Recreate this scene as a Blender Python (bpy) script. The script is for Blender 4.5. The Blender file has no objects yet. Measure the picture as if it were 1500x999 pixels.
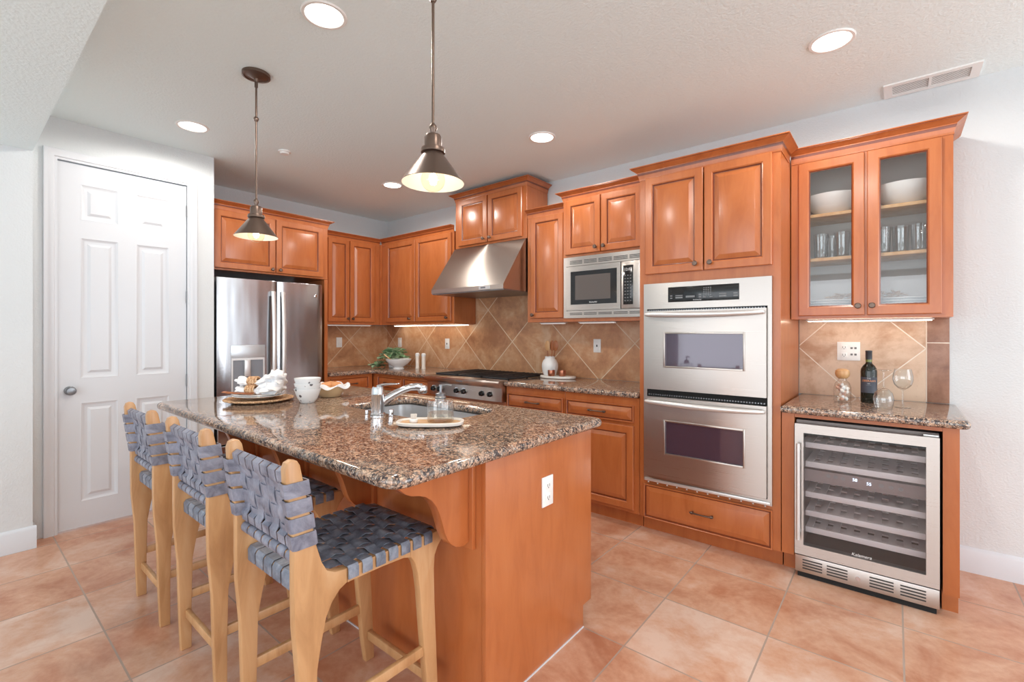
import bpy, bmesh, math, random
from mathutils import Vector, Matrix, noise
PI = math.pi
random.seed(7)
S = bpy.context.scene
COL = S.collection

# ------------------------------------------------------------------ camera
cd = bpy.data.cameras.new('camera'); cam = bpy.data.objects.new('camera', cd); COL.objects.link(cam)
cam.location = (5.0657, -3.6425, 1.336); cam.rotation_euler = (PI/2, 0, 0.6870)
cd.sensor_width = 36; cd.lens = 684.18/1500*36; cd.shift_y = -12.47/1500; cd.clip_start = .05
S.camera = cam
# ------------------------------------------------------------------ world, exposure
S.view_settings.view_transform = 'Standard'; S.view_settings.look = 'None'
S.view_settings.gamma = 1; S.view_settings.use_curve_mapping = False
S.view_settings.exposure = -0.42
S.cycles.use_denoising = True
S.cycles.max_bounces = 10; S.cycles.diffuse_bounces = 7; S.cycles.glossy_bounces = 4
S.cycles.transparent_max_bounces = 12; S.cycles.transmission_bounces = 6
S.cycles.caustics_reflective = False; S.cycles.caustics_refractive = False
S.cycles.sample_clamp_indirect = 6
w = bpy.data.worlds.new('daylight'); S.world = w; w.use_nodes = True
w.node_tree.nodes['Background'].inputs[0].default_value = (.86, .93, 1, 1)
w.node_tree.nodes['Background'].inputs[1].default_value = 1.6
# ------------------------------------------------------------------ added area lamps stand in for daylight in unseen, enlarged windows
def area(name, loc, rot, sx, sy, power, color):
    l = bpy.data.lights.new(name, 'AREA'); l.shape = 'RECTANGLE'; l.size = sx; l.size_y = sy
    l.energy = power; l.color = color
    o = bpy.data.objects.new(name, l); o.location = loc; o.rotation_euler = rot; COL.objects.link(o)
    return o
ROOM_X1, ROOM_Y0 = 9.0, -8.0
area('window_daylight', (5.0, ROOM_Y0+.06, 1.30), (PI/2, 0, 0), 7.2, 2.1, 185, (.88, .94, 1))
area('window_daylight', (ROOM_X1-.06, -5.4, 1.30), (PI/2, 0, PI/2), 3.4, 2.1, 42, (.88, .94, 1))
area('window_daylight', (ROOM_X1-.06, -1.65, 1.4), (PI/2, 0, PI/2), 2.7, 2.2, 125, (.88, .94, 1))  # boosted to fill the dim kitchen corner and ceiling

# ================================================================== materials
def mat(name, col=(.5,.5,.5), rough=.5, metal=0, spec=None, emit=None, es=0):
    m = bpy.data.materials.new(name); m.use_nodes = True
    b = m.node_tree.nodes['Principled BSDF']
    b.inputs['Base Color'].default_value = (*col, 1); b.inputs['Roughness'].default_value = rough
    b.inputs['Metallic'].default_value = metal
    if spec is not None: b.inputs['Specular IOR Level'].default_value = spec
    if emit: b.inputs['Emission Color'].default_value = (*emit, 1); b.inputs['Emission Strength'].default_value = es
    return m
def srgb(r, g, b):
    f = lambda c: (c/255/12.92) if c/255 <= .04045 else ((c/255+.055)/1.055)**2.4
    return (f(r), f(g), f(b))
def nodes(m): return m.node_tree.nodes, m.node_tree.links, m.node_tree.nodes['Principled BSDF']
def tex(m, kind='Object', scale=(1,1,1), rot=(0,0,0)):
    n, l, b = nodes(m); t = n.new('ShaderNodeTexCoord'); mp = n.new('ShaderNodeMapping')
    mp.inputs['Scale'].default_value = scale; mp.inputs['Rotation'].default_value = rot
    l.new(t.outputs[kind], mp.inputs[0]); return mp.outputs[0]
def noisen(m, vec, scale, detail=4, rough=.55, dist=0):
    n, l, b = nodes(m); x = n.new('ShaderNodeTexNoise'); x.inputs['Scale'].default_value = scale
    x.inputs['Detail'].default_value = detail; x.inputs['Roughness'].default_value = rough; x.inputs['Distortion'].default_value = dist
    l.new(vec, x.inputs['Vector']); return x.outputs['Fac']
def ramp(m, fac, stops, interp='LINEAR'):
    n, l, b = nodes(m); r = n.new('ShaderNodeValToRGB'); r.color_ramp.interpolation = interp
    e = r.color_ramp.elements
    while len(e) < len(stops): e.new(.5)
    for k, (p, c) in enumerate(stops): e[k].position = p; e[k].color = (*c, 1)
    l.new(fac, r.inputs[0]); return r.outputs[0]
def mathn(m, op, a, b_=None, c=None):
    n, l, b = nodes(m); x = n.new('ShaderNodeMath'); x.operation = op
    for i, v in enumerate((a, b_, c)):
        if v is None: continue
        if isinstance(v, (int, float)): x.inputs[i].default_value = v
        else: l.new(v, x.inputs[i])
    return x.outputs[0]
def mixc(m, fac, a, b_, blend='MIX'):
    n, l, b = nodes(m); x = n.new('ShaderNodeMix'); x.data_type = 'RGBA'; x.blend_type = blend
    for s, v in ((x.inputs[0], fac), (x.inputs[6], a), (x.inputs[7], b_)):
        if isinstance(v, (int, float)): s.default_value = v
        elif isinstance(v, tuple): s.default_value = (*v, 1)
        else: l.new(v, s)
    return x.outputs[2]
def bump(m, h, strength=.2, dist=.01):
    n, l, b = nodes(m); x = n.new('ShaderNodeBump'); x.inputs['Strength'].default_value = strength
    x.inputs['Distance'].default_value = dist; l.new(h, x.inputs['Height']); l.new(x.outputs[0], b.inputs['Normal'])

def wood(name, c1, c2, c3, rough=.28, grain=(7, 7, 1.3)):
    m = mat(name, c1, rough); v = tex(m, 'Object', grain)
    f = noisen(m, v, 2.2, 5, .6, .6)
    v2 = tex(m, 'Object', (1.3, 1.3, .9)); f2 = noisen(m, v2, 2.5, 2)
    c = ramp(m, f, [(.28, c2), (.52, c1), (.78, c3)])
    c = mixc(m, mathn(m, 'MULTIPLY', f2, .45), c, c2)
    n, l, b = nodes(m); l.new(c, b.inputs['Base Color'])
    b.inputs['Coat Weight'].default_value = .25; b.inputs['Coat Roughness'].default_value = .18
    return m
M = {}
M['cherry'] = wood('stained_maple', srgb(186,108,60), srgb(170,94,49), srgb(194,118,68))
M['groove'] = wood('stained_maple_glaze', srgb(120,56,28), srgb(104,46,22), srgb(134,66,34))
M['oak'] = wood('pale_oak', srgb(204,156,108), srgb(174,126,82), srgb(218,176,132), .45)
M['board'] = wood('board_wood', srgb(214,170,120), srgb(190,140,92), srgb(226,188,142), .5)
M['darkwood'] = wood('utensil_wood', srgb(168,100,58), srgb(140,80,44), srgb(190,122,76), .5)
def paint(name, c, bs=.12, sc=90, rough=.6):
    m = mat(name, c, rough); v = tex(m, 'Object')
    bump(m, noisen(m, v, sc, 3), bs, .004); return m
M['wall'] = paint('wall_paint', srgb(214,218,220), .6, 95)
M['ceil'] = paint('ceiling_paint', srgb(236,250,252), .7, 75)
M['bounce_carpet'] = paint('bounce_carpet', srgb(205,202,198), .5, 200, .95)  # pale neutral colour chosen to bounce light onto the ceiling
M['trim'] = mat('white_trim_paint', srgb(214,217,222), .35)
M['white'] = mat('white_plastic', srgb(240,240,238), .3)
M['slot'] = mat('dark_slot', srgb(60,58,56), .6)
M['black'] = mat('black_gloss', (.012,.012,.013), .12)
M['iron'] = mat('cast_iron', (.018,.018,.02), .45)
M['gap'] = mat('black_gap', (.01,.01,.01), .8)
M['bronze'] = mat('oil_rubbed_bronze', srgb(112,94,84), .36, .8)
M['shade_in'] = mat('shade_enamel', srgb(246,242,234), .4)
M['porcelain'] = mat('white_porcelain', srgb(238,238,238), .15)
M['cloth'] = mat('white_cloth', srgb(238,238,240), .9)
M['wicker'] = mat('woven_seagrass', srgb(190,150,112), .85)
_n, _l, _b = nodes(M['wicker']); _l.new(ramp(M['wicker'], noisen(M['wicker'], tex(M['wicker']), 130, 3), [(.35, srgb(150,108,74)), (.5, srgb(196,156,118)), (.65, srgb(222,190,156))]), _b.inputs['Base Color'])
M['marble'] = mat('white_marble', srgb(235,230,224), .25)
M['copper'] = mat('copper', srgb(196,128,100), .3, .9)
M['leaf'] = mat('green_leaf', srgb(122,160,116), .5)
M['leaf2'] = mat('pale_leaf', srgb(168,188,150), .5)
M['pepper'] = mat('ceramic_white_mill', srgb(232,222,210), .35)
def brushed(name, c, rough, sc=(1,1,160), bs=.03, var=.05, rot=.0):
    m = mat(name, c, rough, 1); v = tex(m, 'Object', sc); f = noisen(m, v, 3, 4)
    n, l, b = nodes(m)
    l.new(mathn(m, 'MULTIPLY_ADD', f, var*2, rough-var), b.inputs['Roughness'])
    b.inputs['Anisotropic'].default_value = .85; b.inputs['Anisotropic Rotation'].default_value = rot
    tg = n.new('ShaderNodeTangent'); tg.direction_type = 'RADIAL'; tg.axis = 'Z'; l.new(tg.outputs[0], b.inputs['Tangent'])
    return m
M['steel'] = brushed('brushed_steel', srgb(196,188,182), .29, rot=.25)
M['steel_h'] = brushed('brushed_steel_hood', srgb(192,182,174), .40, rot=.25)
def fridge_steel():
    m = mat('fridge_steel', srgb(184,184,187), .22, 1); v = tex(m, 'Object', (5,5,.8))
    f = noisen(m, v, 1.6, 1, .4); bump(m, f, .16, .03); return m
M['fsteel'] = fridge_steel()
M['steel_d'] = mat('grey_steel', srgb(140,142,146), .35, .9)
M['sinksteel'] = mat('sink_steel', srgb(214,214,216), .3, .8)
M['chrome'] = mat('chrome', srgb(225,225,228), .08, 1)
M['satin'] = mat('satin_handle', srgb(222,221,220), .34, .65)
M['ledwhite'] = mat('led_tube', (1,1,1), .4, emit=(1,.86,.66), es=13)
M['leddim'] = mat('led_tube_dim', (1,1,1), .4, emit=(1,.93,.85), es=.45)
M['lens'] = mat('recessed_lens', (1,1,1), .4, emit=(1,.94,.86), es=7)
M['bulb'] = mat('bulb_filament', (1,1,1), .4, emit=(1,.88,.70), es=50)
M['digit'] = mat('lit_digits', (0,0,0), .4, emit=(.75,.85,1), es=3)
M['print'] = mat('printed_marks', srgb(200,200,200), .5)
M['printd'] = mat('printed_marks_grey', srgb(118,120,122), .5)
M['printo'] = mat('printed_orange', srgb(226,150,96), .5)
M['chromelogo'] = mat('logo_silver', srgb(235,235,235), .3)
def archglass(name, tint=(1,1,1), base=.05, blend=.35, rough=.0):
    m = bpy.data.materials.new(name); m.use_nodes = True; nt = m.node_tree; nt.nodes.clear()
    o = nt.nodes.new('ShaderNodeOutputMaterial'); mx = nt.nodes.new('ShaderNodeMixShader')
    t = nt.nodes.new('ShaderNodeBsdfTransparent'); g = nt.nodes.new('ShaderNodeBsdfGlossy'); lw = nt.nodes.new('ShaderNodeLayerWeight')
    t.inputs[0].default_value = (*tint, 1); g.inputs['Roughness'].default_value = rough; lw.inputs[0].default_value = blend
    mm = nt.nodes.new('ShaderNodeMath'); mm.operation = 'ADD'; mm.inputs[1].default_value = base; mm.use_clamp = True
    pw = nt.nodes.new('ShaderNodeMath'); pw.operation = 'POWER'; pw.inputs[1].default_value = 3.2; lw.inputs[0].default_value = .5
    p2 = nt.nodes.new('ShaderNodeMath'); p2.operation = 'MULTIPLY'; p2.inputs[1].default_value = blend*1.6
    nt.links.new(lw.outputs['Facing'], pw.inputs[0]); nt.links.new(pw.outputs[0], p2.inputs[0]); nt.links.new(p2.outputs[0], mm.inputs[0]); nt.links.new(mm.outputs[0], mx.inputs[0])
    nt.links.new(t.outputs[0], mx.inputs[1]); nt.links.new(g.outputs[0], mx.inputs[2]); nt.links.new(mx.outputs[0], o.inputs[0]); return m
M['pane'] = archglass('window_pane', (.97,.98,.98), .06, .3)
M['darkpane'] = archglass('tinted_pane', (.62,.6,.6), .06, .3)
M['glass'] = archglass('clear_glass', (.97,.98,.98), .06, .6)
M['bulbglass'] = archglass('bulb_glass', (1,.95,.86), .03, .3)
M['tumbler'] = archglass('fluted_glass', (.98,.98,.98), .16, .6)
M['amber'] = archglass('soap_glass', (.95,.94,.92), .06, .5)
M['winepane'] = archglass('wine_cooler_pane', (.88,.87,.88), .05, .3)

def leather(name, c1, c2, c3):
    m = mat(name, c1, .42); v = tex(m, 'Object'); f = noisen(m, v, 16, 5, .65, .5)
    n, l, b = nodes(m); l.new(ramp(m, f, [(.3, c2), (.5, c1), (.72, c3)]), b.inputs['Base Color'])
    bump(m, noisen(m, v, 60, 4), .25, .003); return m
M['leather'] = leather('slate_leather', srgb(114,119,132), srgb(78,82,96), srgb(158,162,174))
M['leatherb'] = leather('mauve_slate_leather', srgb(128,129,143), srgb(92,92,108), srgb(160,161,176))

def granite():
    m = mat('brown_granite', (.5,.35,.28), .07); n, l, b = nodes(m); v = tex(m, 'Object')
    nz = n.new('ShaderNodeTexNoise'); nz.inputs['Scale'].default_value = 50; nz.inputs['Detail'].default_value = 3; l.new(v, nz.inputs['Vector'])
    vm = n.new('ShaderNodeVectorMath'); vm.operation = 'MULTIPLY_ADD'; vm.inputs[1].default_value = (.016,.016,.016)
    l.new(nz.outputs['Color'], vm.inputs[0]); l.new(v, vm.inputs[2])
    vo = n.new('ShaderNodeTexVoronoi'); vo.feature = 'DISTANCE_TO_EDGE'; vo.inputs['Scale'].default_value = 118; l.new(vm.outputs[0], vo.inputs['Vector'])
    vc = n.new('ShaderNodeTexVoronoi'); vc.feature = 'F1'; vc.inputs['Scale'].default_value = 118; l.new(vm.outputs[0], vc.inputs['Vector'])
    sep = n.new('ShaderNodeSeparateColor'); l.new(vc.outputs['Color'], sep.inputs[0])
    cell = ramp(m, sep.outputs[0], [(0, srgb(220,190,164)), (.35, srgb(204,168,142)), (.6, srgb(178,140,116)), (.76, srgb(200,186,172)), (.88, srgb(112,98,94)), (1, srgb(50,46,48))])
    spk = ramp(m, noisen(m, v, 95, 3), [(.36, (1,1,1)), (.46, (0,0,0))])
    veins = ramp(m, vo.outputs['Distance'], [(.0, (1,1,1)), (.26, (0,0,0))])
    big = ramp(m, noisen(m, v, 30, 2), [(.36, (0,0,0)), (.55, (1,1,1))])
    f = mathn(m, 'MULTIPLY', veins, mathn(m, 'MULTIPLY_ADD', big, .75, .25))
    c = mixc(m, f, cell, srgb(44,40,44)); c = mixc(m, mathn(m, 'MULTIPLY', spk, .75), c, srgb(60,50,50))
    l.new(c, b.inputs['Base Color']); b.inputs['Specular IOR Level'].default_value = .7; return m
M['granite'] = granite()

def tiles(name, a_ax, b_ax, oa, ob, side, diag, grout, cols, gcol, rough=.4, hg=.006):
    m = mat(name, cols[0], rough); n, l, b = nodes(m)
    t = n.new('ShaderNodeTexCoord'); sp = n.new('ShaderNodeSeparateXYZ'); l.new(t.outputs['Object'], sp.inputs[0])
    A = mathn(m, 'SUBTRACT', sp.outputs[a_ax], oa); B = mathn(m, 'SUBTRACT', sp.outputs[b_ax], ob)
    if diag:
        d = side*math.sqrt(2); A2 = mathn(m, 'DIVIDE', A, d); B2 = mathn(m, 'DIVIDE', B, d)
        U = mathn(m, 'ADD', A2, B2); V = mathn(m, 'SUBTRACT', A2, B2)
    else: U = mathn(m, 'DIVIDE', A, side); V = mathn(m, 'DIVIDE', B, side)
    def edge(x):
        f = mathn(m, 'FRACT', x); return mathn(m, 'SUBTRACT', .5, mathn(m, 'ABSOLUTE', mathn(m, 'SUBTRACT', f, .5)))
    e = mathn(m, 'MINIMUM', edge(U), edge(V))
    vo = t.outputs['Object']
    wob = mathn(m, 'MULTIPLY_ADD', noisen(m, vo, 40, 2), .004, -.002)
    g = mathn(m, 'LESS_THAN', mathn(m, 'ADD', e, wob), hg/2/side)
    cx = n.new('ShaderNodeCombineXYZ'); l.new(mathn(m, 'FLOOR', U), cx.inputs[0]); l.new(mathn(m, 'FLOOR', V), cx.inputs[1])
    wn = n.new('ShaderNodeTexWhiteNoise'); wn.noise_dimensions = '3D'; l.new(cx.outputs[0], wn.inputs['Vector'])
    f1 = noisen(m, vo, 3.4, 4, .65, .5); f2 = noisen(m, vo, 24, 6, .75)
    f = mathn(m, 'ADD', mathn(m, 'MULTIPLY', f1, 1.0), mathn(m, 'ADD', mathn(m, 'MULTIPLY', wn.outputs['Value'], .22), mathn(m, 'MULTIPLY', f2, .36)))
    c = ramp(m, f, [(.56, cols[1]), (.78, cols[0]), (1.0, cols[2])])
    pits = ramp(m, noisen(m, vo, 70, 4, .7), [(.28, (1,1,1)), (.36, (0,0,0))])
    c = mixc(m, mathn(m, 'MULTIPLY', pits, .35), c, cols[3])
    c = mixc(m, g, c, gcol); l.new(c, b.inputs['Base Color'])
    l.new(mathn(m, 'MULTIPLY_ADD', g, .4, rough), b.inputs['Roughness'])
    h = mathn(m, 'ADD', mathn(m, 'MULTIPLY', g, -1), mathn(m, 'MULTIPLY', f2, .25)); bump(m, h, .3, .003)
    return m
FT = [srgb(206,158,130), srgb(182,122,92), srgb(220,190,172), srgb(146,100,78)]
M['floor'] = tiles('terracotta_floor_tile', 0, 1, 3.7111, -.8798, .4607, False, .007, FT, srgb(172,150,136), .3, .007)
BT = [srgb(200,148,108), srgb(166,114,80), srgb(220,184,150), srgb(150,102,72)]
M['bsB'] = tiles('diamond_tile_cook_wall', 0, 2, 2.09, 1.2435, .4635, True, .006, BT, srgb(228,206,180), .35, .008)
M['bsA'] = tiles('diamond_tile_fridge_wall', 1, 2, -.553, 1.2435, .4635, True, .006, BT, srgb(220,196,168), .35, .008)
BB = [srgb(212,182,156), srgb(180,140,108), srgb(216,190,164), srgb(150,110,84)]
M['bsC'] = tiles('diamond_tile_bar', 0, 2, 4.8835, 0.9205, .454, True, .006, BB, srgb(232,220,206), .35, .006)
M['bsD'] = tiles('border_tile', 0, 2, 5.2065, 1.276-.4607, .4607, False, .006, [srgb(150,110,90), srgb(112,76,62), srgb(176,136,114), srgb(96,62,50)], srgb(228,214,200), .35, .006)

# ================================================================== mesh helper
def smoothstep(a, b, x):
    t = min(max((x-a)/(b-a), 0), 1); return t*t*(3-2*t)
class MB:
    def __init__(s, off=(0,0,0)): s.bm = bmesh.new(); s.off = Vector(off); s.mi = 0
    def _add(s, t, mi=None):
        mi = s.mi if mi is None else mi; mp = {}
        for v in t.verts: mp[v] = s.bm.verts.new(v.co - s.off)
        for f in t.faces:
            try:
                nf = s.bm.faces.new([mp[v] for v in f.verts]); nf.material_index = mi if f.material_index == 0 else f.material_index
            except ValueError: pass
        t.free(); return s
    def box(s, x0, x1, y0, y1, z0, z1, bev=0, seg=2, mi=None):
        t = bmesh.new(); r = bmesh.ops.create_cube(t, size=1)
        for v in t.verts: v.co = Vector(((x0+x1)/2+v.co.x*(x1-x0), (y0+y1)/2+v.co.y*(y1-y0), (z0+z1)/2+v.co.z*(z1-z0)))
        if bev: bmesh.ops.bevel(t, geom=list(t.edges), offset=min(bev, .49*min(abs(x1-x0), abs(y1-y0), abs(z1-z0))), segments=seg, affect='EDGES', profile=.5)
        return s._add(t, mi)
    def quad(s, pts, mi=None):
        t = bmesh.new(); t.faces.new([t.verts.new(p) for p in pts]); return s._add(t, mi)
    def prism(s, poly, axis, a0, a1, bev=0, mi=None, seg=2):
        t = bmesh.new()
        def P(p, a): return {'x': (a, p[0], p[1]), 'y': (p[0], a, p[1]), 'z': (p[0], p[1], a)}[axis]
        b = [t.verts.new(P(p, a0)) for p in poly]; c = [t.verts.new(P(p, a1)) for p in poly]; n = len(poly)
        t.faces.new(b); t.faces.new(c[::-1])
        for i in range(n): t.faces.new([b[i], c[i], c[(i+1)%n], b[(i+1)%n]][::-1])
        bmesh.ops.recalc_face_normals(t, faces=t.faces)
        if bev:
            eds = [e for e in t.edges if (e.verts[0].co - e.verts[1].co)[{'x':0,'y':1,'z':2}[axis]] == 0]
            bmesh.ops.bevel(t, geom=eds, offset=bev, segments=seg, affect='EDGES', profile=.5)
        return s._add(t, mi)
    def lathe(s, prof, c=(0,0,0), seg=32, mi=None, axis='z', closed=False):
        t = bmesh.new(); rings = []
        for (r, z) in prof:
            if r < 1e-6: rings.append([t.verts.new((0,0,z))])
            else: rings.append([t.verts.new((r*math.cos(2*PI*k/seg), r*math.sin(2*PI*k/seg), z)) for k in range(seg)])
        for i in range(len(rings)-1):
            a, b = rings[i], rings[i+1]
            for k in range(seg):
                k2 = (k+1)%seg
                if len(a) == 1 and len(b) == 1: continue
                if len(a) == 1: t.faces.new([a[0], b[k2], b[k]])
                elif len(b) == 1: t.faces.new([a[k], a[k2], b[0]])
                else: t.faces.new([a[k], a[k2], b[k2], b[k]])
        bmesh.ops.recalc_face_normals(t, faces=t.faces)
        R = {'z': Matrix.Identity(3), 'y': Matrix.Rotation(PI/2, 3, 'X'), 'x': Matrix.Rotation(PI/2, 3, 'Y')}[axis]
        for v in t.verts: v.co = R @ v.co + Vector(c)
        return s._add(t, mi)
    def tube(s, pts, r, seg=12, cap=True, mi=None, flat=1.0):
        pts = [Vector(p) for p in pts]; n = len(pts); rs = r if isinstance(r, (list, tuple)) else [r]*n
        t = bmesh.new(); rings = []; up = None
        for i, p in enumerate(pts):
            d = (pts[min(i+1, n-1)] - pts[max(i-1, 0)]).normalized()
            if up is None:
                up = Vector((0,0,1)) if abs(d.z) < .9 else Vector((1,0,0))
            x = d.cross(up).normalized(); y = x.cross(d).normalized(); up = y
            rings.append([t.verts.new(p + x*rs[i]*math.cos(2*PI*k/seg) + y*rs[i]*flat*math.sin(2*PI*k/seg)) for k in range(seg)])
        for i in range(n-1):
            for k in range(seg): t.faces.new([rings[i][k], rings[i][(k+1)%seg], rings[i+1][(k+1)%seg], rings[i+1][k]])
        if cap: t.faces.new(rings[0][::-1]); t.faces.new(rings[-1])
        bmesh.ops.recalc_face_normals(t, faces=t.faces)
        return s._add(t, mi)
    def ribbon(s, pts, wv, w, th, nv=None, mi=None):
        # strap: centre line pts, width vector wv, thickness th along local normal
        pts = [Vector(p) for p in pts]; wv = Vector(wv).normalized(); t = bmesh.new(); R = []
        for i, p in enumerate(pts):
            d = (pts[min(i+1, len(pts)-1)] - pts[max(i-1, 0)]).normalized(); nn = d.cross(wv).normalized()
            R.append([t.verts.new(p + wv*a*w/2 + nn*b*th/2) for a, b in ((-1,-1),(-.8,-1.3),(.8,-1.3),(1,-1),(1,1),(.8,1.3),(-.8,1.3),(-1,1))])
        for i in range(len(R)-1):
            for k in range(8): t.faces.new([R[i][k], R[i][(k+1)%8], R[i+1][(k+1)%8], R[i+1][k]])
        t.faces.new(R[0][::-1]); t.faces.new(R[-1]); bmesh.ops.recalc_face_normals(t, faces=t.faces)
        return s._add(t, mi)
    def holed(s, a0, a1, z0, z1, y0, y1, holes, mi=None):
        # slab in the x-z plane with rectangular openings, y0 (front) .. y1 (back)
        xs = sorted(set([a0, a1] + [h[0] for h in holes] + [h[1] for h in holes])); zs = sorted(set([z0, z1] + [h[2] for h in holes] + [h[3] for h in holes]))
        xs = [x for x in xs if a0 <= x <= a1]; zs = [z for z in zs if z0 <= z <= z1]
        sol = {}
        for i in range(len(xs)-1):
            for k in range(len(zs)-1):
                cx, cz = (xs[i]+xs[i+1])/2, (zs[k]+zs[k+1])/2
                sol[i, k] = not any(h[0] < cx < h[1] and h[2] < cz < h[3] for h in holes)
        t = bmesh.new()
        q = lambda *p: t.faces.new([t.verts.new(v) for v in p])
        for (i, k), v in sol.items():
            if not v: continue
            x0, x1, w0, w1 = xs[i], xs[i+1], zs[k], zs[k+1]
            q((x0,y0,w0),(x1,y0,w0),(x1,y0,w1),(x0,y0,w1)); q((x0,y1,w0),(x0,y1,w1),(x1,y1,w1),(x1,y1,w0))
            if not sol.get((i-1, k)): q((x0,y0,w0),(x0,y0,w1),(x0,y1,w1),(x0,y1,w0))
            if not sol.get((i+1, k)): q((x1,y0,w0),(x1,y1,w0),(x1,y1,w1),(x1,y0,w1))
            if not sol.get((i, k-1)): q((x0,y0,w0),(x0,y1,w0),(x1,y1,w0),(x1,y0,w0))
            if not sol.get((i, k+1)): q((x0,y0,w1),(x1,y0,w1),(x1,y1,w1),(x0,y1,w1))
        bmesh.ops.remove_doubles(t, verts=t.verts, dist=1e-5); bmesh.ops.recalc_face_normals(t, faces=t.faces)
        return s._add(t, mi)
    def door(s, x0, x1, z0, z1, yb, th=.02, frame=.055, glass=False):
        # raised panel door; back at yb, front towards -y; groove faces take slot 1
        yf = yb - th; t = bmesh.new()
        if glass: prof = [(0,0,0),(0,th-.004,0),(.004,th,0),(frame-.012,th,0),(frame-.006,th-.004,1),(frame,th-.008,0),(frame,0,0)]
        else: prof = [(0,0,0),(0,th-.004,0),(.004,th,0),(frame-.010,th,0),(frame-.006,th-.003,0),(frame-.004,th-.003,1),(frame,th-.010,1),(frame+.004,th-.011,0),(frame+.030,th-.002,0),(frame+.033,th-.001,0)]
        rings = []
        for (ins, d, g) in prof:
            rings.append([t.verts.new(p) for p in ((x0+ins, yb-d, z0+ins), (x1-ins, yb-d, z0+ins), (x1-ins, yb-d, z1-ins), (x0+ins, yb-d, z1-ins))])
        for i in range(len(rings)-1):
            for k in range(4):
                f = t.faces.new([rings[i][k], rings[i][(k+1)%4], rings[i+1][(k+1)%4], rings[i+1][k]])
                f.material_index = prof[i][2] if prof[i][2] else 0
        if not glass: t.faces.new(rings[-1])
        else:
            for k in range(4): t.faces.new([rings[-1][k], rings[-1][(k+1)%4], rings[0][(k+1)%4], rings[0][k]])
        bmesh.ops.recalc_face_normals(t, faces=t.faces)
        return s._add(t)
    def xf(s, mtx):
        bmesh.ops.transform(s.bm, matrix=mtx, verts=s.bm.verts); return s
    def build(s, name, m, parent=None, ang=35, smooth=True):
        me = bpy.data.meshes.new(name); s.bm.to_mesh(me); s.bm.free()
        for x in (m if isinstance(m, (list, tuple)) else [m]): me.materials.append(M[x] if isinstance(x, str) else x)
        if smooth:
            for p in me.polygons: p.use_smooth = True
            me.set_sharp_from_angle(angle=math.radians(ang))
        o = bpy.data.objects.new(name, me); COL.objects.link(o)
        if parent: o.parent = parent
        return o
def thing(name, label, cat, loc=(0,0,0), rz=0, group=None):
    o = bpy.data.objects.new(name, None); o.empty_display_size = .1; COL.objects.link(o)
    o.location = loc; o.rotation_euler = (0,0,rz); o['label'] = label; o['category'] = cat
    if group: o['group'] = group
    return o
def tag(o, label, cat, group=None):
    o['label'] = label; o['category'] = cat
    if group: o['group'] = group
    return o
def struct(name, mb, m, parent=None):
    o = mb.build(name, m, parent); o['kind'] = 'structure'; return o
def copy_tree(o, parent=None):
    c = o.copy(); COL.objects.link(c)
    if parent: c.parent = parent
    for ch in list(o.children): copy_tree(ch, c)
    return c
def dup(o, loc, label, group=None, rz=None):
    c = copy_tree(o); c.location = loc; c['label'] = label
    if rz is not None: c.rotation_euler = (0,0,rz)
    if group: c['group'] = group
    return c
def slab(outline, z0, z1, holes=(), b=.018, res=4):
    cu = bpy.data.curves.new('c', 'CURVE'); cu.dimensions = '2D'; cu.fill_mode = 'BOTH'
    cu.extrude = (z1-z0)/2 - b; cu.bevel_depth = b; cu.bevel_resolution = res; cu.offset = -b
    for pl in [outline] + list(holes):
        sp = cu.splines.new('POLY'); sp.points.add(len(pl)-1); sp.use_cyclic_u = True
        for p, q in zip(sp.points, pl): p.co = (q[0], q[1], 0, 1)
    o = bpy.data.objects.new('c', cu); COL.objects.link(o)
    dg = bpy.context.evaluated_depsgraph_get(); me = bpy.data.meshes.new_from_object(o.evaluated_get(dg))
    mb = MB(); mb.bm.from_mesh(me)
    for v in mb.bm.verts: v.co.z += (z0+z1)/2
    bpy.data.objects.remove(o); bpy.data.meshes.remove(me)
    bmesh.ops.remove_doubles(mb.bm, verts=mb.bm.verts, dist=1e-5)
    for f in mb.bm.faces: f.material_index = 0
    return mb
def rrect(x0, x1, y0, y1, r, n=6):
    rs = r if isinstance(r, (list, tuple)) else [r]*4; out = []
    for (cx, cy, a, rr) in ((x1, y1, 0, rs[0]), (x0, y1, PI/2, rs[1]), (x0, y0, PI, rs[2]), (x1, y0, 3*PI/2, rs[3])):
        sx = -1 if cx == x1 else 1; sy = -1 if cy == y1 else 1
        if rr == 0: out.append((cx, cy)); continue
        for k in range(n+1):
            t = a + PI/2*k/n; out.append((cx+sx*rr+rr*math.cos(t), cy+sy*rr+rr*math.sin(t)))
    return out
def text(body, size, mtx, m, depth=.0006, align='CENTER'):
    cu = bpy.data.curves.new('t', 'FONT'); cu.body = body; cu.size = size; cu.extrude = depth; cu.align_x = align
    o = bpy.data.objects.new('t', cu); COL.objects.link(o)
    dg = bpy.context.evaluated_depsgraph_get(); me = bpy.data.meshes.new_from_object(o.evaluated_get(dg))
    bpy.data.objects.remove(o); me.transform(mtx); me.materials.clear(); me.materials.append(M[m]); return me
def textobj(name, body, size, mtx, m, parent, depth=.0006, align='CENTER'):
    o = bpy.data.objects.new(name, text(body, size, mtx, m, depth, align)); COL.objects.link(o); o.parent = parent; return o
def face_y(x, y, z):   # text standing up, read from -y
    return Matrix.Translation((x, y, z)) @ Matrix.Rotation(PI/2, 4, 'X')

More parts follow.
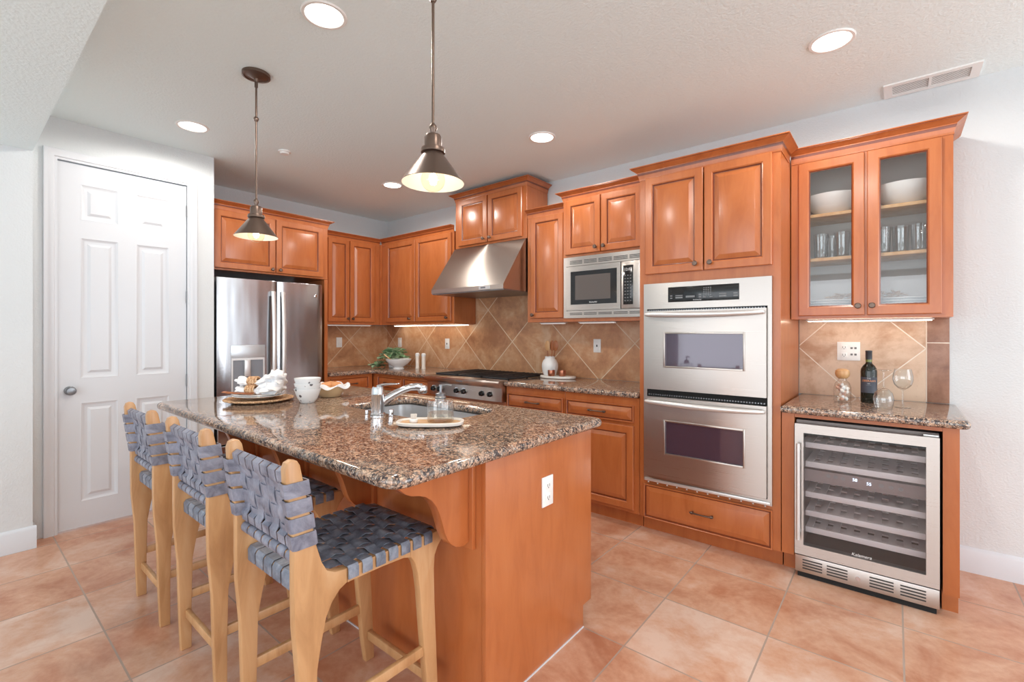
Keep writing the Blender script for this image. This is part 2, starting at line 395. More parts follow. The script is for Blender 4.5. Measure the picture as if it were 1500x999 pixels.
# ================================================================== structure
CZ, LZ, PX, JY = 2.757, 2.463, .7825, -3.288
struct('floor', MB().box(-.3, ROOM_X1+.2, ROOM_Y0-.2, .2, -.1, 0), 'floor')
struct('floor_bounce_added', MB().box(.93, ROOM_X1, ROOM_Y0, -4.75, 0, .012), 'bounce_carpet')  # unseen floor covering added to bounce neutral light up at the ceiling
struct('ceiling', MB().box(-.3, ROOM_X1+.2, JY, .2, CZ, CZ+.1), 'ceil')
struct('ceiling_lower', MB().box(.7, ROOM_X1+.2, ROOM_Y0-.2, JY, LZ, CZ+.1), 'ceil')
struct('wall_back', MB().box(-.2, ROOM_X1+.2, 0, .12, 0, CZ), 'wall')
struct('wall_fridge', MB().box(-.12, 0, -2.243, 0, 0, CZ), 'wall')
wp = MB()                          # pantry wall with its door opening
wp.box(PX-.12, PX, JY, -3.166, 0, CZ); wp.box(PX-.12, PX, -2.426, -2.243, 0, CZ); wp.box(PX-.12, PX, -3.166, -2.426, 2.487, CZ)
struct('wall_pantry', wp, 'wall')
struct('wall_alcove', MB().box(0, PX-.12, -2.343, -2.243, 0, CZ), 'wall')
struct('wall_left', MB().box(.73, .93, ROOM_Y0-.2, JY, 0, LZ), 'wall')
# far walls behind the camera; unseen window openings enlarged to spread soft light
wf_ = MB(); wf_.holed(.93, ROOM_X1+.2, 0, LZ, ROOM_Y0-.15, ROOM_Y0, [(1.4,8.6,.25,2.35)])
struct('wall_front', wf_, 'wall')
wr = MB(); wr.holed(ROOM_Y0, .2, 0, CZ, 0, .15, [(-7.1,-3.7,.25,2.35), (-3.0,-.3,.3,2.5)])
for v in wr.bm.verts: v.co = Vector((ROOM_X1 + v.co.y, v.co.x, v.co.z))
bmesh.ops.recalc_face_normals(wr.bm, faces=wr.bm.faces)
struct('wall_right', wr, 'wall')
def window(n, x0, x1, z0, z1, along, c):
    fr = MB(); fr.holed(x0, x1, z0, z1, -.03, .03, [(x0+.05, (x0+x1)/2-.025, z0+.05, z1-.05), ((x0+x1)/2+.025, x1-.05, z0+.05, z1-.05)])
    pn = MB().box(x0+.05, x1-.05, -.003, .003, z0+.05, z1-.05)
    if along == 'x': mt = Matrix.Translation((0, c, 0))
    else: mt = Matrix.Translation((c, 0, 0)) @ Matrix(((0,-1,0,0),(1,0,0,0),(0,0,1,0),(0,0,0,1)))
    r = thing('window_%d' % n, '', ''); del r['label']; del r['category']; r['kind'] = 'structure'
    fr.xf(mt).build('window_frame', 'trim', r); pn.xf(mt).build('window_pane', 'pane', r)
window(1, 1.4, 5.0, .25, 2.35, 'x', ROOM_Y0-.07); window(2, 5.0, 8.6, .25, 2.35, 'x', ROOM_Y0-.07)
window(3, -7.1, -3.7, .25, 2.35, 'y', ROOM_X1+.07); window(4, -3.0, -.3, .3, 2.5, 'y', ROOM_X1+.07)  # unseen kitchen-side window enlarged to brighten the ceiling and corner
# baseboards
bprof = [(0,0),(.016,0),(.016,.118),(.012,.128),(.006,.134),(0,.138)]
def baseboard(name, p0, p1, nrm):
    mb = MB(); d = Vector((p1[0]-p0[0], p1[1]-p0[1], 0)); nn = Vector((*nrm, 0)); t = bmesh.new()
    a = [t.verts.new(Vector((*p0,0)) + nn*u + Vector((0,0,v))) for u, v in bprof]; b = [t.verts.new(Vector((*p1,0)) + nn*u + Vector((0,0,v))) for u, v in bprof]
    n = len(a); t.faces.new(a); t.faces.new(b[::-1])
    for i in range(n): t.faces.new([a[i], b[i], b[(i+1)%n], a[(i+1)%n]])
    bmesh.ops.recalc_face_normals(t, faces=t.faces); mb._add(t); struct(name, mb, 'trim')
baseboard('baseboard_back', (5.305, 0), (ROOM_X1, 0), (0,-1))
baseboard('baseboard_left', (.93, ROOM_Y0), (.93, JY+.016), (1,0))
baseboard('baseboard_left_return', (PX+.02, JY), (.93, JY), (0,1))
baseboard('baseboard_pantry', (PX, -2.36), (PX, -2.243), (1,0))
# backsplash
struct('trim_backsplash_back', MB().box(0, 3.725, -.010, 0, .93, 1.74), 'bsB')
struct('trim_backsplash_side', MB().box(0, .010, -1.18, -.010, .93, 1.42), 'bsA')
struct('trim_backsplash_bar', MB().box(4.57, 5.2035, -.010, 0, .93, 1.43), 'bsC')
struct('trim_backsplash_border', MB().box(5.2035, 5.305, -.011, 0, .93, 1.43, .002), 'bsD')
# pantry door: slab, casing, knob, hinges
dr = thing('door_1', '', ''); del dr['label']; del dr['category']; dr['kind'] = 'structure'
db = MB(); y0, y1 = -3.160, -2.432; t = bmesh.new()
panels = [(-3.05,-2.842,2.10,2.35), (-2.748,-2.54,2.10,2.35), (-3.05,-2.842,1.02,1.985), (-2.748,-2.54,1.02,1.985), (-3.05,-2.842,.18,.86), (-2.748,-2.54,.18,.86)]
db.holed(y0, y1, .012, 2.478, -.035, 0, panels)
for (a, b, c, d) in panels:
    prof = [(0,0),(.006,-.001),(.022,.009),(.026,.010),(.040,.010),(.056,.002)]
    rg = [[(a+i, e, c+i), (b-i, e, c+i), (b-i, e, d-i), (a+i, e, d-i)] for i, e in prof]
    rg = [[(p[0], -.035+p[1], p[2]) for p in r] for r in rg]
    for i in range(len(rg)-1):
        for k in range(4): db.quad([rg[i][k], rg[i][(k+1)%4], rg[i+1][(k+1)%4], rg[i+1][k]])
    db.quad(rg[-1])
    db.quad([(a,0,c),(b,0,c),(b,0,d),(a,0,d)])
bmesh.ops.remove_doubles(db.bm, verts=db.bm.verts, dist=1e-5)
def toA(mb, c): # local (a, -y, z) -> world plane x=c facing +x
    for v in mb.bm.verts: v.co = Vector((c - v.co.y, v.co.x, v.co.z))
    bmesh.ops.recalc_face_normals(mb.bm, faces=mb.bm.faces); return mb
toA(db, PX-.045).build('door_slab', 'trim', dr, ang=20)
cs = MB()
def casing(mb, y0, y1, zt, w=.068):
    prof = [(0,0),(0,.010),(.014,.010),(.018,.016),(.042,.016),(.048,.020),(.064,.020),(w,.016),(w,0)]
    t = bmesh.new(); R_ = []
    for (cy, cz, sy, sz) in ((y0,0,-1,0),(y0,zt,-1,1),(y1,zt,1,1),(y1,0,1,0)):
        R_.append([t.verts.new((PX+h, cy+sy*o, cz+sz*o)) for o, h in prof])
    for i in range(3):
        for k in range(len(prof)-1): t.faces.new([R_[i][k], R_[i][k+1], R_[i+1][k+1], R_[i+1][k]])
    bmesh.ops.recalc_face_normals(t, faces=t.faces); mb._add(t)
casing(cs, -3.162, -2.430, 2.483)
cs.build('door_casing', 'trim', dr)
k = MB(); k.lathe([(0,0),(.030,0),(.030,.004),(.024,.009),(.010,.013),(.010,.032),(.024,.040),(.028,.052),(.022,.062),(0,.066)], (0,0,0), 24, axis='x')
for v in k.bm.verts: v.co += Vector((PX-.010, -3.10, .945))
k.build('door_knob', 'steel_d', dr)
for z in (2.281, 1.614, .963, .3):
    MB().lathe([(0,-.045),(.006,-.045),(.006,.045),(0,.045)], (PX+.004, -2.431, z), 10).build('hinge', 'steel_d', dr)
MB().lathe([(0,0),(.012,0),(.012,.004),(.005,.008),(.005,.05),(.010,.052),(.010,.06),(0,.062)], (PX-.01, -2.54, .045), 12, axis='x').build('door_stop', 'steel_d', dr)

# ================================================================== cabinets
KN = [(0,0),(.008,0),(.008,.003),(.005,.006),(.005,.014),(.014,.020),(.016,.026),(.013,.031),(0,.033)]
def knob(x, y, z, parent):
    o = MB(); o.lathe([(r, h) for r, h in KN], (0,0,0), 16, axis='y')
    for v in o.bm.verts: v.co = Vector((x + v.co.x, y + v.co.y, z + v.co.z))
    return o.build('knob', 'bronze', parent)
def pull(x, y, z, parent, w=.13):
    o = MB(); n = 12
    o.tube([(x-w/2+w*i/n, y-.022-.006*math.sin(PI*i/n), z) for i in range(n+1)], [.0045+.0015*abs(math.cos(PI*i/n)) for i in range(n+1)], 8)
    for sgn in (-1, 1): o.tube([(x+sgn*(w/2-.012), y, z), (x+sgn*(w/2-.012), y-.024, z)], .006, 8); o.lathe([(0,-.006),(.009,-.006),(.009,.006),(0,.006)], (x+sgn*(w/2-.012), y-.022, z), 10, axis='x')
    return o.build('drawer_pull', 'bronze', parent)
def crownmesh(path, zb, zt, proj=.052):
    # path: list of (x,y) around the front, outward = left side of travel turned to -y front
    h = zt - zb
    prof = [(0,-.012),(.004,-.012),(.004,0),(.010,.02*h/.07),(.014,.5*h-.0),(.014,.56*h),(.026,.68*h),(.040,.82*h),(.046,.86*h),(.046,.9*h),(proj,.94*h),(proj,h),(0,h)]
    pts = [Vector((p[0], p[1], 0)) for p in path]; n = len(pts); t = bmesh.new(); R = []
    def nrm(a, b): d = (b-a).normalized(); return Vector((d.y, -d.x, 0))
    for i, p in enumerate(pts):
        if i == 0: m = nrm(pts[0], pts[1])
        elif i == n-1: m = nrm(pts[-2], pts[-1])
        else:
            a, b = nrm(pts[i-1], p), nrm(p, pts[i+1]); m = (a+b); m = m / (m.length_squared/2) if m.length > .01 else a
        R.append([t.verts.new(p + m*u + Vector((0,0,zb+v))) for u, v in prof])
    for i in range(n-1):
        for k in range(len(prof)):
            f = t.faces.new([R[i][k], R[i+1][k], R[i+1][(k+1)%len(prof)], R[i][(k+1)%len(prof)]])
            if k in (3, 8): f.material_index = 1
    t.faces.new(R[0]); t.faces.new(R[-1][::-1]); bmesh.ops.recalc_face_normals(t, faces=t.faces)
    mb = MB(); mb._add(t); return mb
def cabinet(name, label, a0, a1, z0, z1, dep, wall='B', doors=(), drawers=(), crown=None, kick=None, openings=(), frame_only=False, group=None, offs=.014):
    c = (a0+a1)/2
    base = 0 if not kick else 0
    r = thing(name, label, 'cabinet', (c, 0, z0 if not kick else 0) if wall == 'B' else (0, c, z0 if not kick else 0), 0 if wall == 'B' else PI/2, group)
    zo = z0 if not kick else 0; off = (c, 0, zo); bk = -offs
    b = MB(off)
    if frame_only:
        b.holed(a0, a1, z0, z1, -dep, -dep+.02, openings)
        b.box(a0, a0+.018, -dep+.02, bk, z0, z1); b.box(a1-.018, a1, -dep+.02, bk, z0, z1)
        b.box(a0+.018, a1-.018, -dep+.02, bk, z1-.018, z1); b.box(a0+.018, a1-.018, -dep+.02, bk, z0, z0+.018)
        b.box(a0+.018, a1-.018, bk-.008, bk, z0+.018, z1-.018)
    else: b.box(a0, a1, -dep, bk, z0, z1, .0015, 1)
    b.build('carcass', ['cherry', 'groove'], r)
    if kick: MB(off).box(a0+.001, a1-.001, -dep+.065, bk, 0, z0).build('toe_kick', 'cherry', r)
    for d in doors:
        x0, x1, w0, w1, kx, kz = d[:6]
        o = MB(off); o.door(x0, x1, w0, w1, -dep, frame=min(.055, (x1-x0)*.2)); o = o.build('cabinet_door', ['cherry', 'groove'], r, ang=25)
        if kx is not None:
            knob(kx-c, -dep-.02, kz-zo, o)
    for d in drawers:
        x0, x1, w0, w1 = d[:4]
        o = MB(off); o.door(x0, x1, w0, w1, -dep, frame=.012)
        if len(d) > 4: pass
        o = o.build('drawer', ['cherry', 'groove'], r, ang=25)
        pull((x0+x1)/2-c, -dep-.02, (w0+w1)/2-zo, o, min(.14, (x1-x0)*.34))
    if crown:
        zb, zt, le, ri = crown  # le / ri: y where the return ends (None = no return)
        path = []
        if le is not None: path.append((a0-c, le))
        path += [(a0-c, -dep), (a1-c, -dep)]
        if ri is not None: path.append((a1-c, ri))
        cm = crownmesh(path, zb-zo, zt-zo); cm.build('crown_moulding', ['cherry', 'groove'], r, ang=25)
    return r
D = .33
cabinet('wall_cabinet', 'orange-brown two-door wall cabinet left of the room corner, beside the tall fridge panel', -1.175, -.352, 1.425, 2.375, D, 'A',
        doors=[(-1.01,-.757,1.455,2.362,-.782,1.49), (-.747,-.43,1.455,2.362,-.722,1.49)], crown=(2.372, 2.434, None, None))
cabinet('wall_cabinet', 'orange-brown two-door wall cabinet right of the room corner, left of the steel hood', .352, 1.585, 1.425, 2.375, D, 'B',
        doors=[(.452,.977,1.455,2.362,.90,1.49), (.99,1.553,1.455,2.362,1.50,1.49)], crown=(2.372, 2.434, None, None))
MB((0,0,0)).box(.014, .350, -.350, -.014, 1.425, 2.375).build('corner_filler', 'cherry', None)
cf = bpy.data.objects['corner_filler']; tag(cf, 'blind corner filler box where the two runs of wall cabinets meet', 'cabinet')
cabinet('hood_cabinet', 'raised two-door wall cabinet directly above the steel hood', 1.612, 2.524, 2.18, 2.68, .335, 'B',
        doors=[(1.668,2.055,2.20,2.65,2.02,2.235), (2.068,2.478,2.20,2.65,2.105,2.235)], crown=(2.662, 2.722, -.014, -.014))
cabinet('wall_cabinet', 'narrow single-door wall cabinet between the hood and the microwave', 2.530, 2.940, 1.425, 2.375, D, 'B',
        doors=[(2.575,2.915,1.46,2.345,2.605,1.49)], crown=(2.360, 2.416, None, None))
mwc = cabinet('microwave_cabinet', 'wall cabinet with two small doors above the built-in microwave', 2.945, 3.722, 1.425, 2.425, .385, 'B', frame_only=True,
        openings=[(2.975,3.70,1.465,1.945), (3.0,3.61,1.99,2.39)],
        doors=[(2.972,3.292,1.968,2.412,3.258,2.006), (3.300,3.635,1.968,2.412,3.330,2.006)], crown=(2.418, 2.482, -.33, None))
cabinet('fridge_cabinet', 'two-door cabinet above the stainless refrigerator', -2.236, -1.180, 1.868, 2.40, .64, 'A',
        doors=[(-2.20,-1.700,1.885,2.375,-1.732,1.912), (-1.690,-1.235,1.885,2.375,-1.662,1.912)], crown=(2.390, 2.452, None, -.38))
_fc = [x for x in bpy.data.objects if x.name.startswith('fridge_cabinet')][0]; _o = MB((-1.708,0,1.868)).box(-1.215, -1.180, -.640, -.014, 0, 1.866).build('side_panel', 'cherry', _fc)
# base cabinets
cabinet('base_cabinet', 'base cabinet along the fridge wall, with a drawer, left of the corner', -1.178, -.66, .1, .888, .64, 'A',
        doors=[(-1.155,-.72,.13,.71,-.76,.66)], drawers=[(-1.15,-.712,.735,.865)], kick=True)
cabinet('base_cabinet', 'base cabinet with two drawers, left of the cooktop', .66, 1.602, .1, .888, .64, 'B',
        doors=[(.735,1.150,.13,.71,1.12,.66), (1.175,1.59,.13,.71,1.205,.66)], drawers=[(.735,1.150,.74,.865), (1.175,1.59,.74,.865)], kick=True)
MB().box(.014, .655, -.64, -.014, .1, .888).build('base_cabinet_corner', 'cherry')
tag(bpy.data.objects['base_cabinet_corner'], 'blind base cabinet box in the room corner under the counter', 'cabinet')
cabinet('cooktop_cabinet', 'two-door base cabinet under the steel rangetop', 1.606, 2.541, .1, .752, .645, 'B',
        doors=[(1.64,2.065,.13,.72,2.03,.67), (2.075,2.505,.13,.72,2.11,.67)], kick=True)
cabinet('base_cabinet', 'narrow base cabinet with drawer and door, just right of the cooktop', 2.546, 3.130, .1, .888, .645, 'B',
        doors=[(2.565,3.115,.125,.695,2.60,.65)], drawers=[(2.565,3.115,.720,.835)], kick=True)
cabinet('base_cabinet', 'base cabinet with drawer and door, against the double-oven tower', 3.132, 3.724, .1, .888, .645, 'B',
        doors=[(3.146,3.688,.125,.695,3.18,.65)], drawers=[(3.146,3.688,.720,.835)], kick=True)
# oven tower
cabinet('oven_cabinet', 'tall oven tower cabinet holding the double oven, two doors above and one drawer below', 3.728, 4.567, .1, 2.40, .645, 'B', frame_only=True,
        openings=[(3.790,4.505,.375,1.635), (3.80,4.50,1.76,2.33)],
        doors=[(3.772,4.146,1.722,2.362,4.105,1.765), (4.154,4.525,1.722,2.362,4.192,1.765)], drawers=[(3.762,4.527,.102,.325,1)], crown=(2.372, 2.442, -.44, -.40), kick=True)
# glass cabinet
gc = cabinet('glass_cabinet', 'glass-fronted two-door wall cabinet with white dishes, over the drinks counter', 4.572, 5.298, 1.417, 2.40, .335, 'B', frame_only=True,
        openings=[(4.655,4.905,1.475,2.325), (4.975,5.225,1.475,2.325)], crown=(2.372, 2.442, None, -.014))
gcx = (4.572+5.298)/2
for (x0, x1, kx) in ((4.612,4.932,4.903), (4.944,5.254,4.966)):
    o = MB((gcx,0,1.417)); o.door(x0, x1, 1.435, 2.354, -.335, frame=.060, glass=True); o = o.build('cabinet_door', ['cherry','groove'], gc, ang=25)
    MB((gcx,0,1.417)).box(x0+.05, x1-.05, -.345, -.341, 1.485, 2.304).build('door_glass', 'pane', o)
    knob(kx-gcx, -.355, 1.487-1.417, o)
o = MB((gcx,0,1.417)); o.box(4.5905, 5.2795, -.0235, -.0225, 1.436, 2.381); o.box(4.5905, 4.5915, -.314, -.0236, 1.436, 2.381); o.box(5.2785, 5.2795, -.314, -.0236, 1.436, 2.381); o.box(4.592, 5.278, -.314, -.0236, 2.380, 2.3815); o.box(4.592, 5.278, -.314, -.0236, 1.4352, 1.436)
o.build('interior_lining', mat('pale_melamine', srgb(206,200,196), .5), gc)
for z in (1.783, 2.048): MB((gcx,0,1.417)).box(4.592, 5.278, -.305, -.026, z-.019, z, .002).build('shelf', 'board', gc)
# drinks cabinet around the wine cooler
bc = thing('drinks_cabinet', 'base cabinet surround around the wine cooler under the bar counter', 'cabinet', (4.94,0,0))
o = MB((4.94,0,0)); o.box(4.571, 4.633, -.645, -.014, .1, .888, .0015, 1); o.box(4.634, 5.239, -.645, -.60, .868, .888); o.build('left_stile', 'cherry', bc)
o = MB((4.94,0,0)); o.prism([(-.645,.1),(-.645,.888),(-.014,.888),(-.014,0),(-.58,0),(-.58,.1)], 'x', 5.240, 5.298); o.build('end_panel', 'cherry', bc)
MB((4.94,0,0)).box(4.572, 4.633, -.58, -.014, 0, .1).build('toe_kick', 'cherry', bc)

# ================================================================== countertops
CT0, CT1 = .889, .930
cl = slab([(.012,-.012),(.012,-1.178),(.68,-1.178),(.68,-.70),(.70,-.68),(1.602,-.68),(1.602,-.012)], CT0, CT1).build('countertop', 'granite', None, 30)
tag(cl, 'L-shaped speckled brown granite countertop in the corner, left of the cooktop', 'countertop')
cr = slab([(2.545,-.012),(2.545,-.68),(3.726,-.68),(3.726,-.012)], CT0, CT1).build('countertop', 'granite', None, 30)
tag(cr, 'speckled granite countertop between the cooktop and the oven tower', 'countertop')
cb = slab([(4.571,-.012),(4.571,-.685)]+rrect(4.6,5.335,-.685,-.012,[0,0,0,.03])[2+1:]+[(5.335,-.012)], CT0, CT1).build('countertop', 'granite', None, 30)
tag(cb, 'small granite bar countertop over the wine cooler at the right', 'countertop')

# ================================================================== island
IX0, IX1, IY0, IY1 = 1.99, 3.972, -2.452, -1.73
isl = thing('kitchen_island', 'large cherry-stained kitchen island cabinet with carved corbels, standing mid-room', 'island', (3.0,-2.1,0))
off = (3.0,-2.1,0)
o = MB(off); o.box(IX0, IX1-.02, IY0, IY0+.02, 0, .888); o.box(IX0, IX0+.02, IY0+.02, IY1, 0, .888); o.box(IX0+.02, IX1-.02, IY1-.02, IY1, .1, .888)
o.box(IX0+.02, IX1-.02, IY1-.08, IY1-.07, 0, .1); o.build('body', 'cherry', isl)
MB(off).prism([(IY0,0),(IY1-.07,0),(IY1-.07,.1),(IY1,.1),(IY1,.888),(IY0,.888)], 'x', IX1-.02, IX1, .001).build('end_panel', 'cherry', isl)
for i in range(4):
    x0 = IX0+.03+i*.48; o = MB(); o.door(-(x0+.47), -x0, .13, .70, 0); o.xf(Matrix.Translation((-off[0], IY1-off[1], 0)) @ Matrix.Rotation(PI, 4, 'Z')); od = o.build('cabinet_door', ['cherry','groove'], isl, ang=25)
    o = MB(); o.door(-(x0+.47), -x0, .72, .86, 0, frame=.012); o.xf(Matrix.Translation((-off[0], IY1-off[1], 0)) @ Matrix.Rotation(PI, 4, 'Z')); o.build('drawer', ['cherry','groove'], isl, ang=25)
MB(off).box(IX0, IX1+.003, IY0-.004, IY0, 0, .006).build('caulk_line', 'trim', isl)
MB(off).box(IX1, IX1+.003, IY0, IY1-.07, 0, .006).build('caulk_line', 'trim', isl)
cprof = [(-2.47,.888),(-2.785,.888),(-2.776,.872),(-2.763,.856),(-2.742,.838),(-2.719,.827),(-2.69,.820),(-2.664,.810),(-2.639,.792),(-2.618,.765),(-2.604,.735),(-2.592,.700),(-2.581,.665),(-2.568,.638),(-2.550,.617),(-2.530,.603),(-2.508,.596),(-2.49,.594),(-2.47,.600)]
for cx in (3.885, 3.295, 2.705, 2.115):
    o = MB(off).prism(cprof, 'x', cx-.022, cx+.022, .002).build('corbel', 'cherry', isl)
    MB(off).box(cx-.048, cx+.040, -2.470, -2.4525, .575, .888, .001).build('corbel_backing', 'cherry', o)
sink_out = rrect(2.69, 3.46, -2.215, -1.795, [.07,.07,.07,.07], 8)
it = slab(rrect(1.725, 3.997, -2.858, -1.645, [.04,.04,.05,.07], 8), CT0, CT1, [sink_out[::-1]], .019, 5).build('island_countertop', 'granite', None, 30)
tag(it, 'polished brown speckled granite island worktop with rounded edge and sink cutout', 'countertop')

# outlet plates
def outlet(name, label, loc, rz, w=.072, h=.117, kind='duplex', group=None):
    r = thing(name, label, 'outlet' if kind != 'switch' else 'switch', loc, rz, group)
    MB().box(-w/2, w/2, -.006, 0, -h/2, h/2, .002).build('cover_plate', 'white', r)
    def dup_(cx):
        for dz in (-.024, .024):
            MB().box(cx-.016, cx+.016, -.0085, -.006, dz-.014, dz+.014, .004).build('socket', 'white', r)
            o = MB(); o.box(cx-.008, cx-.0055, -.0092, -.0085, dz-.005, dz+.006); o.box(cx+.0055, cx+.008, -.0092, -.0085, dz-.005, dz+.006); o.box(cx-.002, cx+.002, -.0092, -.0085, dz-.011, dz-.007); o.build('slots', 'slot', r)
    if kind == 'duplex': dup_(0)
    elif kind == 'double':
        dup_(-.023)
        for dz in (-.02, .02):
            for dx in (-.010, .010): MB().box(.026+dx-.006, .026+dx+.006, -.0080, -.006, dz-.006, dz+.006, .001).build('jack', 'printd', r)
    elif kind == 'gfci':
        MB().box(-.017, .017, -.009, -.006, -.034, .034, .002).build('socket', 'white', r); MB().box(-.006, .006, -.0105, -.009, -.009, .009).build('reset_button', 'slot', r)
    elif kind == 'switch': MB().box(-.016, .016, -.010, -.006, -.033, .033, .003).build('rocker', 'white', r)
    return r
outlet('wall_outlet', 'white double outlet on the cherry end panel of the island', (IX1+.0005,-2.087,.694), PI/2, .075, .12)
outlet('light_switch', 'white rocker switch on the tile beside the fridge, left of the corner', (.0105,-.686,1.22), PI/2, kind='switch')
outlet('light_switch', 'white rocker switch on the tile just right of the corner above the plant', (.273,-.0105,1.212), 0, kind='switch')
outlet('wall_outlet', 'white outlet on the tile behind the pepper mills, left of the hood', (1.14,-.0105,1.209), 0, kind='gfci')
outlet('wall_outlet', 'white outlet on the dark tile below the microwave', (3.052,-.0105,1.22), 0, kind='gfci')
outlet('wall_outlet', 'wide white double-gang outlet above the wine bottle', (4.838,-.0105,1.218), 0, .118, .117, 'double')

# ================================================================== double oven
ov = thing('double_oven', 'stainless steel built-in double wall oven with two windowed doors', 'oven', (4.147,-.665,.35)); off = (4.147,-.665,.35)
o = MB(off); o.holed(3.766, 4.527, .352, 1.657, -.668, -.6455, [(3.790,4.505,.387,1.49)]); o.box(3.795, 4.5, -.64, -.1, .378, 1.632); o.build('trim_frame', 'steel', ov)
o = MB(off); o.box(3.791, 4.504, -.66, -.642, .388, 1.489); o.build('cavity_gap', 'gap', ov)
MB(off).box(3.931, 4.356, -.6705, -.668, 1.531, 1.627, .002).build('control_panel', 'black', ov)
o = MB(off)
for (x, z, w_, h_) in ((3.945,1.552,.014,.008),(3.945,1.567,.014,.008),(3.98,1.553,.045,.010),(3.98,1.568,.045,.006),(4.045,1.556,.055,.012),(4.125,1.553,.014,.008),(4.125,1.567,.014,.008),(4.15,1.552,.016,.006),(4.19,1.552,.016,.006),(4.245,1.552,.04,.010),(4.245,1.568,.04,.006),(4.325,1.552,.024,.008),(4.325,1.567,.024,.008)): o.box(x, x+w_, -.6712, -.6705, z, z+h_)
for i in range(4):
    for j in range(5): o.box(4.152+.013*i, 4.160+.013*i, -.6712, -.6705, 1.565+.011*j, 1.570+.011*j)
o.build('control_buttons', 'printd', ov)
MB(off).box(3.955, 4.03, -.6712, -.6705, 1.582, 1.615).build('display', 'gap', ov)
textobj('brand_mark', 'KitchenAid', .011, face_y(4.115-off[0], -.6708-off[1], 1.537-off[2]), 'print', ov)
def oven_door(z0, z1, wz0, wz1, hz):
    d = MB(off); d.holed(3.792, 4.503, z0, z1, -.700, -.664, [(3.923,4.384,wz0,wz1)])
    d.box(3.912, 3.923, -.703, -.700, wz0-.011, wz1+.011, .002); d.box(4.384, 4.395, -.703, -.700, wz0-.011, wz1+.011, .002)
    d.box(3.923, 4.384, -.703, -.700, wz0-.011, wz0, .002); d.box(3.923, 4.384, -.703, -.700, wz1, wz1+.011, .002)
    d = d.build('oven_door', 'steel', ov)
    MB(off).box(3.923, 4.384, -.690, -.680, wz0, wz1).build('oven_window', 'ovenglass', d)
    n = 20; h = MB(off); h.tube([(3.800+.695*i/n, -.722-.020*math.sin(PI*i/n)**.5, hz-.006*math.sin(PI*i/n)) for i in range(n+1)], [.010+.008*math.sin(PI*i/n)**.5 for i in range(n+1)], 12)
    for x in (3.806, 4.489): h.tube([(x, -.70, hz), (x, -.728, hz)], .010, 10)
    h.build('oven_handle', 'satin', d)
def oglass():
    m = mat('oven_window_glass', (.07,.05,.06), .08); n, l, b = nodes(m); v = tex(m, 'Object', (1,1,3))
    b.inputs['Specular IOR Level'].default_value = .5; b.inputs['Coat Weight'].default_value = 1; b.inputs['Coat IOR'].default_value = 1.6; b.inputs['Coat Tint'].default_value = (.82,.72,.9,1); return m
M['ovenglass'] = oglass()
oven_door(.966, 1.476, 1.122, 1.327, 1.452)
oven_door(.398, .918, .560, .763, .888)
o = MB(off)
for i in range(46): o.box(3.80+.0152*i, 3.808+.0152*i, -.668, -.655, 1.478, 1.484); o.box(3.80+.0152*i, 3.808+.0152*i, -.668, -.655, .925, .932)
o.build('vent_slots', 'steel_d', ov)
o = MB(off); o.box(3.775, 4.52, -.680, -.668, .355, .374, .003)
for i in range(12): o.lathe([(0,0),(.005,0),(.005,-.006),(0,-.006)], (3.80+.063*i, -.672, .351), 8)
o.build('bottom_trim', 'satin', ov)

# ================================================================== microwave
mw = thing('microwave', 'stainless built-in microwave with black window and keypad, under two small doors', 'microwave', (3.335,-.385,1.452)); off = (3.335,-.385,1.452)
o = MB(off); o.holed(2.960, 3.716, 1.453, 1.945, -.405, -.3855, [(2.985,3.695,1.512,1.872)])
o.box(2.985, 3.69, -.384, -.06, 1.475, 1.935); o.build('trim_kit', 'steel', mw)
o = MB(off)
for z0, nn in ((1.478, 2), (1.888, 3)):
    o = MB(off)
    for i in range(5):
        for j in range(nn): o.box(3.02+.13*i, 3.135+.13*i, -.4065, -.405, z0+.011*j, z0+.011*j+.005)
    o.build('vent_slots', 'slot', mw)
o = MB(off); o.holed(2.990, 3.470, 1.515, 1.868, -.412, -.386, [(3.030,3.440,1.560,1.826)]); d = o.build('microwave_door', 'steel', mw)
MB(off).box(3.030, 3.440, -.409, -.400, 1.560, 1.826).build('door_window', 'black', d)
MB(off).box(3.072, 3.385, -.4096, -.409, 1.597, 1.792).build('window_screen', mat('window_screen', srgb(92,84,80), .12), d)
textobj('brand_mark', 'KitchenAid', .015, face_y(3.235-off[0], -.4092-off[1], 1.571-off[2]), 'chromelogo', d)
MB(off).box(3.474, 3.690, -.410, -.386, 1.515, 1.868, .003).build('control_fascia', 'steel', mw)
MB(off).box(3.492, 3.570, -.412, -.410, 1.545, 1.838, .001).build('keypad', 'black', mw)
textobj('clock_display', '12:07', .028, face_y(3.531-off[0], -.4122-off[1], 1.797-off[2]), 'chromelogo', mw)
o = MB(off)
for i in range(3):
    for j in range(9): o.box(3.502+.022*i, 3.513+.022*i, -.4128, -.412, 1.570+.0235*j, 1.577+.0235*j)
o.build('keypad_keys', 'printd', mw)

